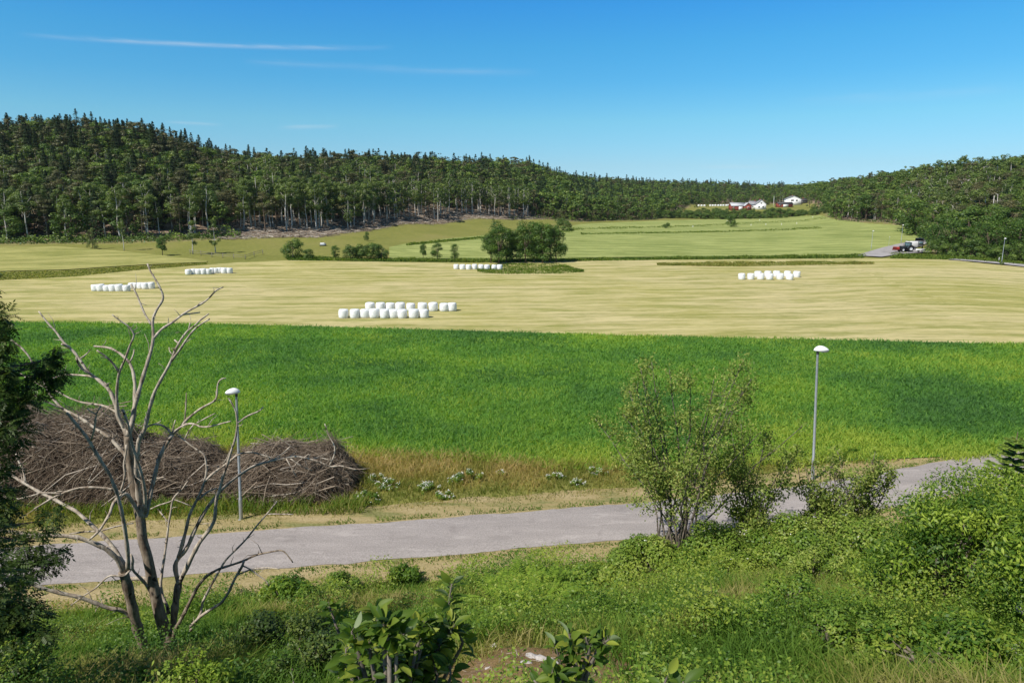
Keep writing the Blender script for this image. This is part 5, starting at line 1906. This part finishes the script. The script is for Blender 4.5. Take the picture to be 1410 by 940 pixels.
AV, AF = apple_leaf_template()


def apple(label, shoots, seed, root_px, rootD, leafL=.075):
    global R
    keep = R
    R = np.random.default_rng(seed)
    b = PD(*root_px, rootD)
    b[2] = float(ter(b[0], b[1]))
    o = thing('apple_sapling', label, 'sapling', tuple(b))
    tb, mb = MB(), MB()
    for pts, nl, sc in shoots:
        P = np.array([PD(a, c, d) for a, c, d in pts])
        s = np.linspace(0, 1, 10)
        Q = np.stack([np.interp(s, np.linspace(0, 1, len(P)), P[:, k]) for k in range(3)], 1)
        foot = b + (Q[0] - b) * .25
        full = np.concatenate([[b + np.array([0, 0, -.1])], [foot * .6 + Q[0] * .4 + np.array([0, 0, -.1])], Q])
        tube(tb, full - b, np.linspace(.013, .003, len(full)), 6)
        f = R.uniform(0, 1, nl) ** .8
        p = np.stack([np.interp(f, s, Q[:, k]) for k in range(3)], 1)
        ax_ = norm(Q[-1] - Q[0])
        az = np.arange(nl) * 2.4 + R.normal(0, .3, nl)
        d = np.stack([np.cos(az), np.sin(az), R.uniform(-.25, .9, nl)], 1)
        d = norm(d + ax_ * .35 * f[:, None])
        stalk = p + d * .018
        sticks(tb, p - b, stalk - b, .0014, .001, .5)
        nrm = norm(np.array([0, 0, 1.]) + rdir(nl) * .85)
        place_templates(mb, AV, AF, stalk - b, d, nrm, leafL * sc * R.uniform(.55, 1.2, nl), np.clip(R.normal(.45, .32, nl) + .35 * (f - .6), 0, 1))
    tb.build('stems', M['shrub_bark'], o)
    mb.build('foliage', M['apple'], o, True)
    R = keep
    return o


A1 = []
rg = np.random.default_rng(5)
A1 += [([(585, 960, 2.7), (600, 900, 2.75), (615, 860, 2.8), (618, 830, 2.85), (622, 803, 2.85)], 60, .85),
       ([(520, 960, 2.7), (528, 900, 2.8), (522, 870, 2.85), (516, 840, 2.9)], 64, .95),
       ([(480, 960, 2.8), (475, 890, 2.85), (462, 860, 2.9), (452, 828, 2.95)], 44, .9)]
for q in range(40):
    x0, y0 = rg.uniform(450, 640), rg.uniform(872, 945)
    if x0 < 470 and y0 < 900: continue
    d = rg.uniform(2.35, 2.9)
    A1.append(([(x0 * .6 + 540 * .4, y0 + 70, d), (x0, y0, d + .05), (x0 + rg.uniform(-12, 12), y0 - 18, d + .06)], 30, .95))
apple('glossy-leaved apple sapling at the bottom centre, leftmost and largest', A1, 21, (545, 930), 2.65)
A2 = [([(795, 960, 2.3), (793, 915, 2.3), (788, 890, 2.32), (783, 872, 2.34)], 44, .85), ([(800, 950, 2.3), (815, 910, 2.3), (825, 890, 2.3), (838, 880, 2.3)], 40, .8),
      ([(785, 960, 2.25), (772, 915, 2.3), (766, 890, 2.3)], 38, .85), ([(790, 965, 2.2), (775, 940, 2.2), (760, 925, 2.2)], 40, .9), ([(800, 925, 2.3), (812, 895, 2.3), (806, 876, 2.3)], 18, .75), ([(770, 970, 2.2), (750, 950, 2.2), (735, 936, 2.2)], 14, .9)]
apple('small glossy-leaved apple shoot in front of the mossy patch', A2, 22, (790, 935), 2.3, .068)
apple('apple shoot tips just entering at the bottom edge, right one', [([(935, 985, 2.1), (938, 955, 2.1), (941, 938, 2.1)], 10, 1.0), ([(912, 985, 2.1), (912, 950, 2.1), (918, 932, 2.1)], 8, 1.0)], 23, (930, 945), 2.1, .07)
apple('apple shoot tip at the bottom edge, left of the largest sapling', [([(408, 990, 2.3), (406, 955, 2.3), (404, 938, 2.3)], 7, .8)], 24, (408, 945), 2.3, .07)

# ------------------------------------------------------------------ mossy bare patch with stones
t = NT('moss_ground')
p = t.pos()
n1 = t.noise(p, 2.2, 5, .65)
n2 = t.noise(p, 16, 5, .75)
col = t.ramp(n1, [(.36, (.20, .17, .03)), (.5, (.27, .17, .065)), (.64, (.34, .225, .13))])
col = t.mix(.5, col, t.ramp(n2, [(.3, (.05, .04, .02)), (.6, (.24, .17, .10)), (.75, (.45, .38, .31))]))
M['moss'] = t.done(t.bsdf(col, .95, .05, n2, .9, .05))
n, k = 48, 16
th = np.linspace(0, 2 * pi, n, endpoint=False)
V = [(MOSS[0], MOSS[1])]
for q in range(1, k + 1):
    rr = q / k * (2.1 + .3 * np.sin(th * 3 + 1) + .2 * np.sin(th * 5))
    V += [(MOSS[0] + a * 1.1, MOSS[1] + b * .85) for a, b in zip(rr * np.cos(th), rr * np.sin(th))]
V = np.array(V)
edge = np.concatenate([[0], np.repeat(np.arange(1, k + 1) / k, n)])
Z = ter(V[:, 0], V[:, 1]) + .05 - .07 * edge ** 3 + (fbm(V[:, 0] * 4, V[:, 1] * 4, 6) - .5) * .05 * (1 - edge)
V = np.concatenate([V, Z[:, None]], 1)
mb = MB()
mb.add(V, np.array([[0, 1 + q, 1 + (q + 1) % n] for q in range(n)]))
F = [[1 + (r - 1) * n + q, 1 + r * n + q, 1 + r * n + (q + 1) % n, 1 + (r - 1) * n + (q + 1) % n] for r in range(1, k) for q in range(n)]
mb.F4.append(np.array(F)); mb.M4.append(np.zeros(len(F)))
tag(mb.build('moss_ground', M['moss'], smooth=True), kind='structure')
mb = MB()
n = 170
x = MOSS[0] + R.normal(0, .75, n)
y = MOSS[1] + R.normal(0, .5, n)
A = np.stack([x, y, ter(x, y) + .06], 1)
az = R.uniform(0, 6.28, n)
L = R.uniform(.03, .2, n)
B = A + np.stack([np.cos(az) * L, np.sin(az) * L, R.normal(0, .03, n)], 1)
sticks(mb, A, B, .004, .003, R.uniform(0, 1, n))
tag(mb.build('twig_litter', M['slash']), kind='stuff')
t = NT('pale_stone')
nn_ = t.noise(t.n('ShaderNodeTexCoord').outputs['Object'], 7, 5, .7)
M['stone'] = t.done(t.bsdf(t.ramp(nn_, [(.3, (.26, .235, .22)), (.65, (.52, .49, .47))]), .9, .15, nn_, .6, .03))


def stone(px, py, sx_, sy_, sz_, label, seed, grp=None, lift=.1):
    P = PG(px, py)
    g_ = np.random.default_rng(seed)
    mb = MB()
    pf = [(0, 0), (.75, .0), (1, .3), (.96, .62), (.72, .92), (.3, 1.0), (0, 1.0)]
    lathe(mb, pf, 14)
    V = mb.V[0]
    ang = np.arctan2(V[:, 1], V[:, 0])
    V *= (1 + .16 * np.sin(ang * 3 + seed) + .11 * np.sin(ang * 5 + seed * 2))[:, None]
    V += g_.normal(0, .04, V.shape)
    V *= np.array([sx_, sy_, sz_])
    o = mb.build('stone', M['stone'])
    o.location = (P[0], P[1], P[2] - sz_ * .25 + lift * .2)
    o.rotation_euler = (rad(10), 0, g_.uniform(-.5, .5))
    return tag(o, label, 'stone', grp)


stone(752, 914, .24, .16, .05, 'flat pale stone right of the litter, on the mossy patch by the small apple shoot', 1)
stone(733, 907, .17, .10, .06, 'narrow pale stone left of the flat one on the mossy patch', 2)
stone(722, 916, .14, .07, .05, 'low pale sliver of stone in the middle of the mossy patch', 3)
stone(680, 890, .07, .05, .05, 'small pale stone at the back left of the mossy patch', 4)
stone(672, 923, .05, .05, .06, 'little upright pinkish stone at the left of the mossy patch', 5)
stone(1385, 911, .26, .10, .13, 'long pale stone under the shrubs at the bottom right corner', 6, lift=1.0)
stone(1402, 876, .10, .08, .16, 'pale stone peeping through leaves above the long corner stone', 7, lift=2.5)
stone(1366, 932, .08, .07, .10, 'small pale stone below the long corner stone', 8, lift=1.0)
#PART4
# ------------------------------------------------------------------ vehicles in the yard
M['t_dark'] = plain('dark_tractor_paint', (.035, .045, .05), .35, .5, .2, 5)
M['t_red'] = plain('red_implement_paint', (.42, .05, .035), .45, .4, .2, 5)
M['t_white'] = plain('white_vehicle_paint', (.78, .78, .77), .35, .5, .06, 3)
M['t_glass'] = plain('cab_glass', (.10, .16, .18), .08, .8, .1, 3)
M['tyre'] = plain('tyre_rubber', (.02, .02, .021), .9, .1, .2, 8)
M['black_trim'] = plain('black_panel', (.03, .03, .034), .5, .4, .2, 5)
M['grey_trim'] = plain('grey_panel', (.22, .22, .23), .5, .4, .2, 5)


def wheel(parent, x, y, r, w, rim):
    a = MB()
    Mx = np.array([[1, 0, 0], [0, 0, 1], [0, -1, 0.]])
    pf = [(r * .55, -w / 2), (r * .9, -w / 2), (r, -w * .36), (r, w * .36), (r * .9, w / 2), (r * .55, w / 2)]
    lathe(a, pf, 20, (x, y, r), M=Mx)
    t_ = a.build('wheel', M['tyre'], parent)
    b = MB()
    lathe(b, [(0, -w * .28), (r * .2, -w * .30), (r * .24, -w * .2), (r * .5, -w * .28), (r * .57, -w * .46), (r * .57, w * .46), (r * .5, w * .28), (r * .2, w * .3), (0, w * .28)], 20, (x, y, r), M=Mx)
    b.build('rim', rim, t_)
    return t_


P = PG(1246, 348.5)
gz = float(ter(P[0], P[1]) + goff(P[1]) * 2.2)
P = np.array([P[0], P[1], gz])
mpp = zcam(P) / 940      # metres per photo pixel there
tr = thing('tractor', 'dark tractor with white rims and red front implement, parked in the yard', 'tractor', tuple(P), rad(6))
# built facing -x, front at the left
b = MB(); box(b, -1.9, .1, -.42, .42, .95, 1.75, 0, .12); box(b, -2.1, -1.9, -.38, .38, .8, 1.5, 0, .05); b.build('hood', M['t_dark'], tr)
b = MB(); box(b, -1.95, 1.3, -.3, .3, .6, .96, 0, .05); b.build('chassis', M['black_trim'], tr)
b = MB()
box(b, .08, 1.5, -.78, .78, 2.72, 2.86, 0, .05)
roof = b.build('cab_roof', M['t_dark'], tr)
b = MB()
for px_ in (.12, .8, 1.42):
    for py_ in (-.72, .72):
        box(b, px_ - .045, px_ + .045, py_ - .045, py_ + .045, 1.0, 2.73)
box(b, .1, 1.45, -.75, .75, .95, 1.35, 0, .04)
cab = b.build('cab', M['t_dark'], tr)
b = MB(); box(b, .17, 1.37, -.70, .70, 1.36, 2.71); b.build('window', M['t_glass'], cab)
for sy_ in (-1, 1):
    wheel(tr, -1.35, sy_ * .85, .62, .42, M['t_white'])
    wheel(tr, 1.05, sy_ * .9, .92, .55, M['t_white'])
    b = MB()
    th = np.linspace(rad(15), rad(170), 9)
    V = np.array([(1.05 + 1.05 * math.cos(a), sy_ * .9 + s * .32, .95 + 1.05 * math.sin(a)) for a in th for s in (-1, 1)])
    b.add(V, np.array([[2 * i, 2 * i + 2, 2 * i + 3, 2 * i + 1] for i in range(8)]))
    b.build('mudguard', M['t_dark'], tr)
b = MB(); tube(b, [(-.5, .3, 1.7), (-.5, .3, 2.6)], .045, 8); b.build('exhaust', M['black_trim'], tr)
b = MB()
box(b, -3.6, -2.5, -1.0, 1.0, .55, 1.5, 0, .14); box(b, -3.75, -3.55, -1.05, 1.05, .5, .8, 0, .05); box(b, -2.52, -2.05, -.2, .2, .7, .95, 0, .03)
b.build('front_implement', M['t_red'], tr)

P2 = PG(1258.5, 346.5)
P2T = PG(1269.5, 344.5)
tv = thing('bale_wrapper', 'white boxy trailer standing behind the tractor cab', 'trailer', (P2[0], P2[1] + 1.6, gz + .1), rad(8))
b = MB(); box(b, -1.7, 1.5, -1.1, 1.1, .75, 2.75, 0, .22); b.build('body', M['t_white'], tv)
b = MB(); box(b, 1.5, 1.75, -.9, .9, .8, 2.3, 0, .05); b.build('tailgate', M['grey_trim'], tv)
b = MB(); box(b, -2.6, 1.4, -.4, .4, .55, .76, 0, .04); b.build('chassis', M['black_trim'], tv)
for sy_ in (-1, 1): wheel(tv, .2, sy_ * 1.0, .5, .4, M['grey_trim'])
tk = thing('box_truck', 'black and grey box truck at the wood edge behind the tractor', 'truck', (P2T[0], P2T[1] + 2.0, gz + .2), rad(60))
b = MB(); box(b, -1.8, 2.6, -1.2, 1.2, .95, 3.3, 0, .08); b.build('cargo_box', M['black_trim'], tk)
b = MB(); box(b, -3.5, -1.86, -1.15, 1.15, .8, 2.6, 0, .2); cb2 = b.build('cab', M['grey_trim'], tk)
b = MB(); box(b, -3.53, -3.45, -1.0, 1.0, 1.6, 2.3); b.build('windscreen', M['t_glass'], cb2)
b = MB(); box(b, -3.3, 2.5, -.5, .5, .55, .96); b.build('chassis', M['black_trim'], tk)
for x_ in (-2.7, 1.7):
    for sy_ in (-1, 1): wheel(tk, x_, sy_ * 1.0, .5, .35, M['grey_trim'])
P3 = PG(1259, 348.8)
fl = thing('flat_trailer', 'low white flat trailer beside the tractor rear wheel', 'trailer', (P3[0] + 1.2, P3[1] - .6, gz), rad(4))
b = MB(); box(b, -1.9, 1.7, -.85, .85, .5, .68, 0, .03); box(b, -1.9, 1.7, -.88, -.852, .5, .95); box(b, 1.702, 1.73, -.85, .85, .5, .95); bed = b.build('bed', M['t_white'], fl)
b = MB(); box(b, -3.0, -1.9, -.05, .05, .5, .6); b.build('drawbar', M['grey_trim'], fl)
for sy_ in (-1, 1): wheel(fl, .3, sy_ * .98, .36, .22, M['t_white'])
# marker post by the right lamp
P4 = PG(1375, 361)
b = MB(); box(b, -.09, .09, -.03, .03, -.1, 1.3, 0, .02); mo = b.build('marker_post', M['t_white']); mo.location = (P4[0], P4[1], P4[2]); tag(mo, 'thin white marker post just left of the lamp by the right road', 'marker post')

# white trough on the meadow
P5 = PG(445, 338.6)
k5 = zcam(P5) / 940
tgh = thing('field_trough', 'small white box with grey end on the meadow above the ditch bushes', 'trough', (P5[0], P5[1], P5[2]), rad(12))
b = MB(); box(b, -4 * k5, 2.2 * k5, -.7, .7, .25, 4.3 * k5, 0, .1); b.build('tank', M['t_white'], tgh)
b = MB(); box(b, 2.2 * k5, 4 * k5, -.6, .6, .25, 3.6 * k5, 0, .06); b.build('end_box', M['grey_trim'], tgh)
for sy_ in (-.5, .5):
    b = MB(); box(b, -4.6 * k5, 4.2 * k5, sy_ - .07, sy_ + .07, 0, .26); b.build('skid', M['black_trim'], tgh)

# rail fence on the left meadow
M['wood_grey'] = plain('weathered_wood', (.24, .21, .17), .9, .1, .3, 6)
fo = PG(300, 357)
fn = thing('rail_fence', 'weathered two-rail wooden fence on the left meadow by the field bank', 'fence', tuple(fo))
pp = [PG(px, py) for px, py in ((262, 350), (277, 352), (292, 354), (307, 355.5), (322, 356.5), (338, 357.5), (350, 353), (362, 350))]
for q in pp:
    b = MB(); tube(b, [q - fo + np.array([0, 0, -.2]), q - fo + np.array([0, 0, 1.35])], .08, 6); b.build('post', M['wood_grey'], fn)
for q0, q1 in zip(pp[:-1], pp[1:]):
    for z_ in (.65, 1.15):
        b = MB(); tube(b, [q0 - fo + np.array([0, -.09, z_]), q1 - fo + np.array([0, -.09, z_])], .05, 5); b.build('rail', M['wood_grey'], fn)
for q, (px, py) in enumerate([(954, 313.5), (1034, 311.5), (1054.5, 310.5), (1076, 310.5), (1097, 309), (1046, 304.5), (1119, 300.5), (1001, 306)]):
    s_ = PG(px, py)
    b = MB(); tube(b, [(0, 0, -.2), (0, 0, .3), (0, 0, 1.25)], [.13, .13, .1], 6)
    so_ = b.build('marker_stake', M['t_white'])
    so_.location = tuple(s_)
    tag(so_, 'tiny white marker stake along the far field strip below the houses', 'stake', 'white stakes on the far field')

# ------------------------------------------------------------------ distant houses
M['w_white'] = plain('white_render', (.78, .77, .75), .8, .1, .05, .3)
M['w_red'] = plain('falu_red_boards', (.23, .062, .046), .85, .1, .2, .4)
M['r_grey'] = plain('grey_roof', (.26, .26, .28), .7, .2, .15, .5)
M['r_pale'] = plain('pale_sheet_roof', (.46, .47, .49), .6, .3, .1, .4)
M['r_dark'] = plain('dark_roof', (.09, .085, .085), .8, .1, .2, .5)
M['pane'] = plain('dark_window_pane', (.03, .035, .04), .1, .6, .1, 1)


def house(label, px, ybase, D, L, Wd, hw, hr, wm_, rm_, rz, windows=(), door=None, name='house', gable_mat=None, garage=None):
    """L along local x (ridge), Wd along y; hw wall height, hr ridge rise; front = -y"""
    u_ = (px - 705) / 940 * .985
    x_ = u_ * D
    z_ = float(ter(x_, D))
    o = thing(name, label, 'house' if name == 'house' else 'barn', (x_, D, z_), rad(rz))
    b = MB()
    box(b, -L / 2, L / 2, -Wd / 2, Wd / 2, -1.0, hw)
    for s in (-1, 1):
        V = np.array([(s * L / 2, -Wd / 2, hw), (s * L / 2, Wd / 2, hw), (s * L / 2, 0, hw + hr)])
        b.add(V, np.array([[0, 1, 2]]))
    wall = b.build('wall', M[wm_], o)
    b = MB()
    e = .4
    sl = hr / (Wd / 2)
    for s in (-1, 1):
        y0, y1 = s * (Wd / 2 + e), 0.0
        z0, z1 = hw - sl * e + .03, hw + hr + .03
        V = np.array([(x, y, z + t_) for t_ in (0, .18) for x in (-L / 2 - e, L / 2 + e) for y, z in ((y0, z0), (y1, z1))])
        b.add(V, np.array([[0, 1, 3, 2], [4, 6, 7, 5], [0, 4, 5, 1], [2, 3, 7, 6], [0, 2, 6, 4], [1, 5, 7, 3]]))
    b.build('roof', M[rm_], o)
    for face, c, zb_, w_, h_ in windows:
        b = MB()
        fr = MB()
        if face == 'f':
            box(fr, c - w_ / 2 - .12, c + w_ / 2 + .12, -Wd / 2 - .06, -Wd / 2 - .002, zb_ - .12, zb_ + h_ + .12)
            box(b, c - w_ / 2, c + w_ / 2, -Wd / 2 - .09, -Wd / 2 - .062, zb_, zb_ + h_)
        else:
            s = -1 if face == 'l' else 1
            a0, a1 = sorted((s * (L / 2 + .002), s * (L / 2 + .06)))
            box(fr, a0, a1, c - w_ / 2 - .12, c + w_ / 2 + .12, zb_ - .12, zb_ + h_ + .12)
            a0, a1 = sorted((s * (L / 2 + .062), s * (L / 2 + .09)))
            box(b, a0, a1, c - w_ / 2, c + w_ / 2, zb_, zb_ + h_)
        f_ = fr.build('window', M['w_white'], o)
        b.build('pane', M['pane'], f_)
    if door:
        c, w_, h_, mt = door
        b = MB(); box(b, c - w_ / 2, c + w_ / 2, -Wd / 2 - .08, -Wd / 2 - .003, 0, h_); b.build('door', M[mt], o)
    if name == 'house':
        b = MB(); box(b, L * .15, L * .15 + .7, -.35, .35, hw + hr * .6, hw + hr + .9); b.build('chimney', M['w_red'], o)
    return o


house('long red barn with pale sheet roof, left of the white gabled house', 1013, 287, 585, 11, 8, 3.4, 2.4, 'w_red', 'r_pale', 0, [('f', -3.6, 1.2, 1, 1)], (2.2, 3.2, 2.6, 'w_white'), 'red_barn')
house('small red barn with its gable facing the valley beside the white gabled house', 1027, 287, 582, 8, 5.6, 3.6, 2.4, 'w_red', 'r_pale', 90, [('l', 0, 1.4, 1.0, 1.0)], None, 'red_barn')
house('white house with its steep gable facing the valley', 1045, 287, 590, 9, 8.2, 4.2, 3.4, 'w_white', 'r_grey', 82, [('l', -1.6, 1.2, 1.1, 1.3), ('l', 1.6, 1.2, 1.1, 1.3), ('l', 0, 4.4, 1.0, 1.1)])
house('grey-roofed low wing left of the white gabled house', 1035.5, 287, 596, 7, 6.5, 3.6, 2.6, 'w_white', 'r_grey', 4, [('f', -1.6, 1.2, 1.0, 1.1), ('f', 1.6, 1.2, 1.0, 1.1)])
house('white house with broad low gable on dark base, highest of the far houses', 1089, 283, 640, 12, 13, 5.4, 2.8, 'w_white', 'r_grey', 78, [('l', -2.6, 3.6, 1.4, 1.2), ('l', 1.2, 3.6, 2.4, 1.3)], None)
house('dark-roofed extension right of the highest white house', 1101, 284, 650, 9, 7, 2.8, 1.8, 'r_dark', 'r_dark', 4, [('f', 0, 1.0, 1.2, 1.0)])
house('low red building with white garage door below the highest house', 1078, 288, 615, 13, 6, 2.9, 1.3, 'w_red', 'r_dark', 3, [('f', -4.6, 1.2, 1.2, .9)], (.2, 4.6, 2.5, 'w_white'), 'red_barn')
u_ = (1063.5 - 705) / 940 * .985
fp = thing('flagpole', 'slim white flagpole between the distant houses', 'flagpole', (u_ * 610, 610, float(ter(u_ * 610, 610))))
b = MB(); tube(b, [(0, 0, -.3), (0, 0, 4), (0, 0, 9.5)], [.16, .13, .08], 8); b.build('pole', M['t_white'], fp)
b = MB(); lathe(b, [(0, 9.48), (.14, 9.56), (.17, 9.66), (.1, 9.78), (0, 9.82)], 10); b.build('finial', M['t_white'], fp)
# ------------------------------------------------------------------ the air of the valley
t = NT('haze')
pv = t.n('ShaderNodeVolumePrincipled')
pv.inputs['Color'].default_value = (.72, .84, .97, 1)
pv.inputs['Density'].default_value = .00004
pv.inputs['Anisotropy'].default_value = .2
t.l(pv.outputs[0], t.out.inputs['Volume'])
mb = MB()
box(mb, -2400, 2400, -60, 2100, -12, 140)
tag(mb.build('haze', t.m), kind='stuff')
# ------------------------------------------------------------------ light, sky, view
SUN_EL, SUN_AZ = 50.0, (-0.74, -0.67)
sd = norm(np.array([SUN_AZ[0], SUN_AZ[1], 0.0])) * math.cos(rad(SUN_EL))
sd[2] = math.sin(rad(SUN_EL))
sun = bpy.data.lights.new('sun', 'SUN')
sun.energy = 5.0
sun.angle = rad(.5)
sun.color = (1, .95, .86)
so = link('sun', sun)
so.rotation_euler = Vector(-sd).to_track_quat('-Z', 'Y').to_euler()
w = bpy.data.worlds.new('World')
S.world = w
w.use_nodes = True
nt = w.node_tree
nt.nodes.clear()
wo = nt.nodes.new('ShaderNodeOutputWorld')
bg = nt.nodes.new('ShaderNodeBackground')
sky = nt.nodes.new('ShaderNodeTexSky')
sky.sky_type = 'NISHITA'
sky.sun_disc = False
sky.sun_elevation = rad(SUN_EL)
sky.sun_rotation = math.atan2(SUN_AZ[0], SUN_AZ[1])
sky.air_density = 1.0
sky.dust_density = .15
sky.ozone_density = 2.5
hs_ = nt.nodes.new('ShaderNodeHueSaturation')
hs_.inputs['Saturation'].default_value = 1.0
hs_.inputs['Hue'].default_value = .5
nt.links.new(sky.outputs[0], hs_.inputs['Color'])
tce = nt.nodes.new('ShaderNodeTexCoord')
sxe = nt.nodes.new('ShaderNodeSeparateXYZ')
nt.links.new(tce.outputs['Generated'], sxe.inputs[0])
mel = nt.nodes.new('ShaderNodeMath')
mel.operation = 'ARCSINE'
nt.links.new(sxe.outputs[2], mel.inputs[0])
mdv = nt.nodes.new('ShaderNodeMath')
mdv.operation = 'DIVIDE'
mdv.inputs[1].default_value = rad(45)
nt.links.new(mel.outputs[0], mdv.inputs[0])
crp = nt.nodes.new('ShaderNodeValToRGB')      # the colour of the clear air over the valley by height above the horizon
els = crp.color_ramp.elements
TINT = [(0, (.55, .84, 1.35)), (1.05, (.55, .845, 1.3)), (3.07, (.571, .85, 1.105)), (6.5, (.517, .98, 1.115)), (9.44, (.357, .965, 1.21)), (12.06, (.297, .99, 1.28)), (15.07, (.228, .96, 1.42)), (22, (.40, .80, 1.05)), (45, (.62, .56, .52))]
while len(els) < len(TINT):
    els.new(.5)
for e_, (p_, c_) in zip(els, TINT):
    e_.position = p_ / 45
    e_.color = tuple(v / 1.6 for v in c_) + (1,)
nt.links.new(mdv.outputs[0], crp.inputs[0])
mt1 = nt.nodes.new('ShaderNodeVectorMath')
mt1.operation = 'MULTIPLY'
nt.links.new(hs_.outputs[0], mt1.inputs[0])
nt.links.new(crp.outputs[0], mt1.inputs[1])
mt2 = nt.nodes.new('ShaderNodeVectorMath')
mt2.operation = 'SCALE'
mt2.inputs['Scale'].default_value = 1.6
nt.links.new(mt1.outputs[0], mt2.inputs[0])



def wm(op, a, b=None, c=None, clamp=False):
    m = nt.nodes.new('ShaderNodeMath')
    m.operation = op
    m.use_clamp = clamp
    for i, v in enumerate((a, b, c)):
        if v is None: continue
        if isinstance(v, (int, float)): m.inputs[i].default_value = v
        else: nt.links.new(v, m.inputs[i])
    return m.outputs[0]


tcd = nt.nodes.new('ShaderNodeTexCoord')
sx = nt.nodes.new('ShaderNodeSeparateXYZ')
nt.links.new(tcd.outputs['Generated'], sx.inputs[0])
az = wm('ARCTAN2', sx.outputs[0], sx.outputs[1])
el = wm('ARCSINE', sx.outputs[2])
cb = nt.nodes.new('ShaderNodeCombineXYZ')
nt.links.new(wm('MULTIPLY', az, 9.0), cb.inputs[0])
nt.links.new(wm('MULTIPLY', el, 90.0), cb.inputs[1])
nz = nt.nodes.new('ShaderNodeTexNoise')
nz.inputs['Scale'].default_value = 1.4
nz.inputs['Detail'].default_value = 5
nz.inputs['Roughness'].default_value = .65
nt.links.new(cb.outputs[0], nz.inputs['Vector'])


def azel(px, py):
    d = pdir(px, py)
    return math.atan2(d[0], d[1]), math.atan2(d[2], math.hypot(d[0], d[1]))


tot = None
for (x0, y0, x1, y1, wd, st) in ((20, 47, 545, 66, .0040, .40), (330, 84, 500, 92, .006, .12), (470, 92, 745, 100, .007, .14), (225, 168, 310, 172, .003, .22), (380, 176, 470, 174, .004, .22), (960, 230, 1075, 229, .004, .28), (1080, 140, 1420, 122, .010, .10)):
    a0, e0 = azel(x0, y0)
    a1, e1 = azel(x1, y1)
    f = wm('DIVIDE', wm('SUBTRACT', az, a0), a1 - a0)
    line = wm('ADD', wm('MULTIPLY', f, e1 - e0), e0)
    dd = wm('DIVIDE', wm('SUBTRACT', el, wm('ADD', line, wm('MULTIPLY', wm('SUBTRACT', nz.outputs['Fac'], .5), wd))), wd * .6)
    gs = wm('EXPONENT', wm('MULTIPLY', wm('MULTIPLY', dd, dd), -1.0))
    ff = wm('MULTIPLY', wm('MULTIPLY', f, wm('SUBTRACT', 1.0, f)), 4.5, None, True)
    ff = wm('MULTIPLY', wm('GREATER_THAN', ff, 0.0), ff)
    mk = wm('MULTIPLY', wm('MULTIPLY', gs, ff), wm('MULTIPLY', wm('SUBTRACT', nz.outputs['Fac'], .22), st * 2.2, None, True))
    tot = mk if tot is None else wm('ADD', tot, mk)
mx = nt.nodes.new('ShaderNodeMix')
mx.data_type = 'RGBA'
nt.links.new(tot, mx.inputs[0])
nt.links.new(mt2.outputs[0], mx.inputs[6])
mx.inputs[7].default_value = (6.5, 7.2, 7.8, 1)
nt.links.new(mx.outputs[2], bg.inputs['Color'])
bg.inputs['Strength'].default_value = .0895
nt.links.new(bg.outputs[0], wo.inputs['Surface'])
S.view_settings.view_transform = 'Standard'
S.view_settings.look = 'None'
S.view_settings.exposure = 0.3
S.view_settings.gamma = 1.0
S.render.engine = 'CYCLES'
S.cycles.max_bounces = 6
S.cycles.diffuse_bounces = 2
S.cycles.glossy_bounces = 2
S.cycles.transmission_bounces = 4
S.cycles.transparent_max_bounces = 4
S.cycles.use_denoising = True
S.render.film_transparent = False
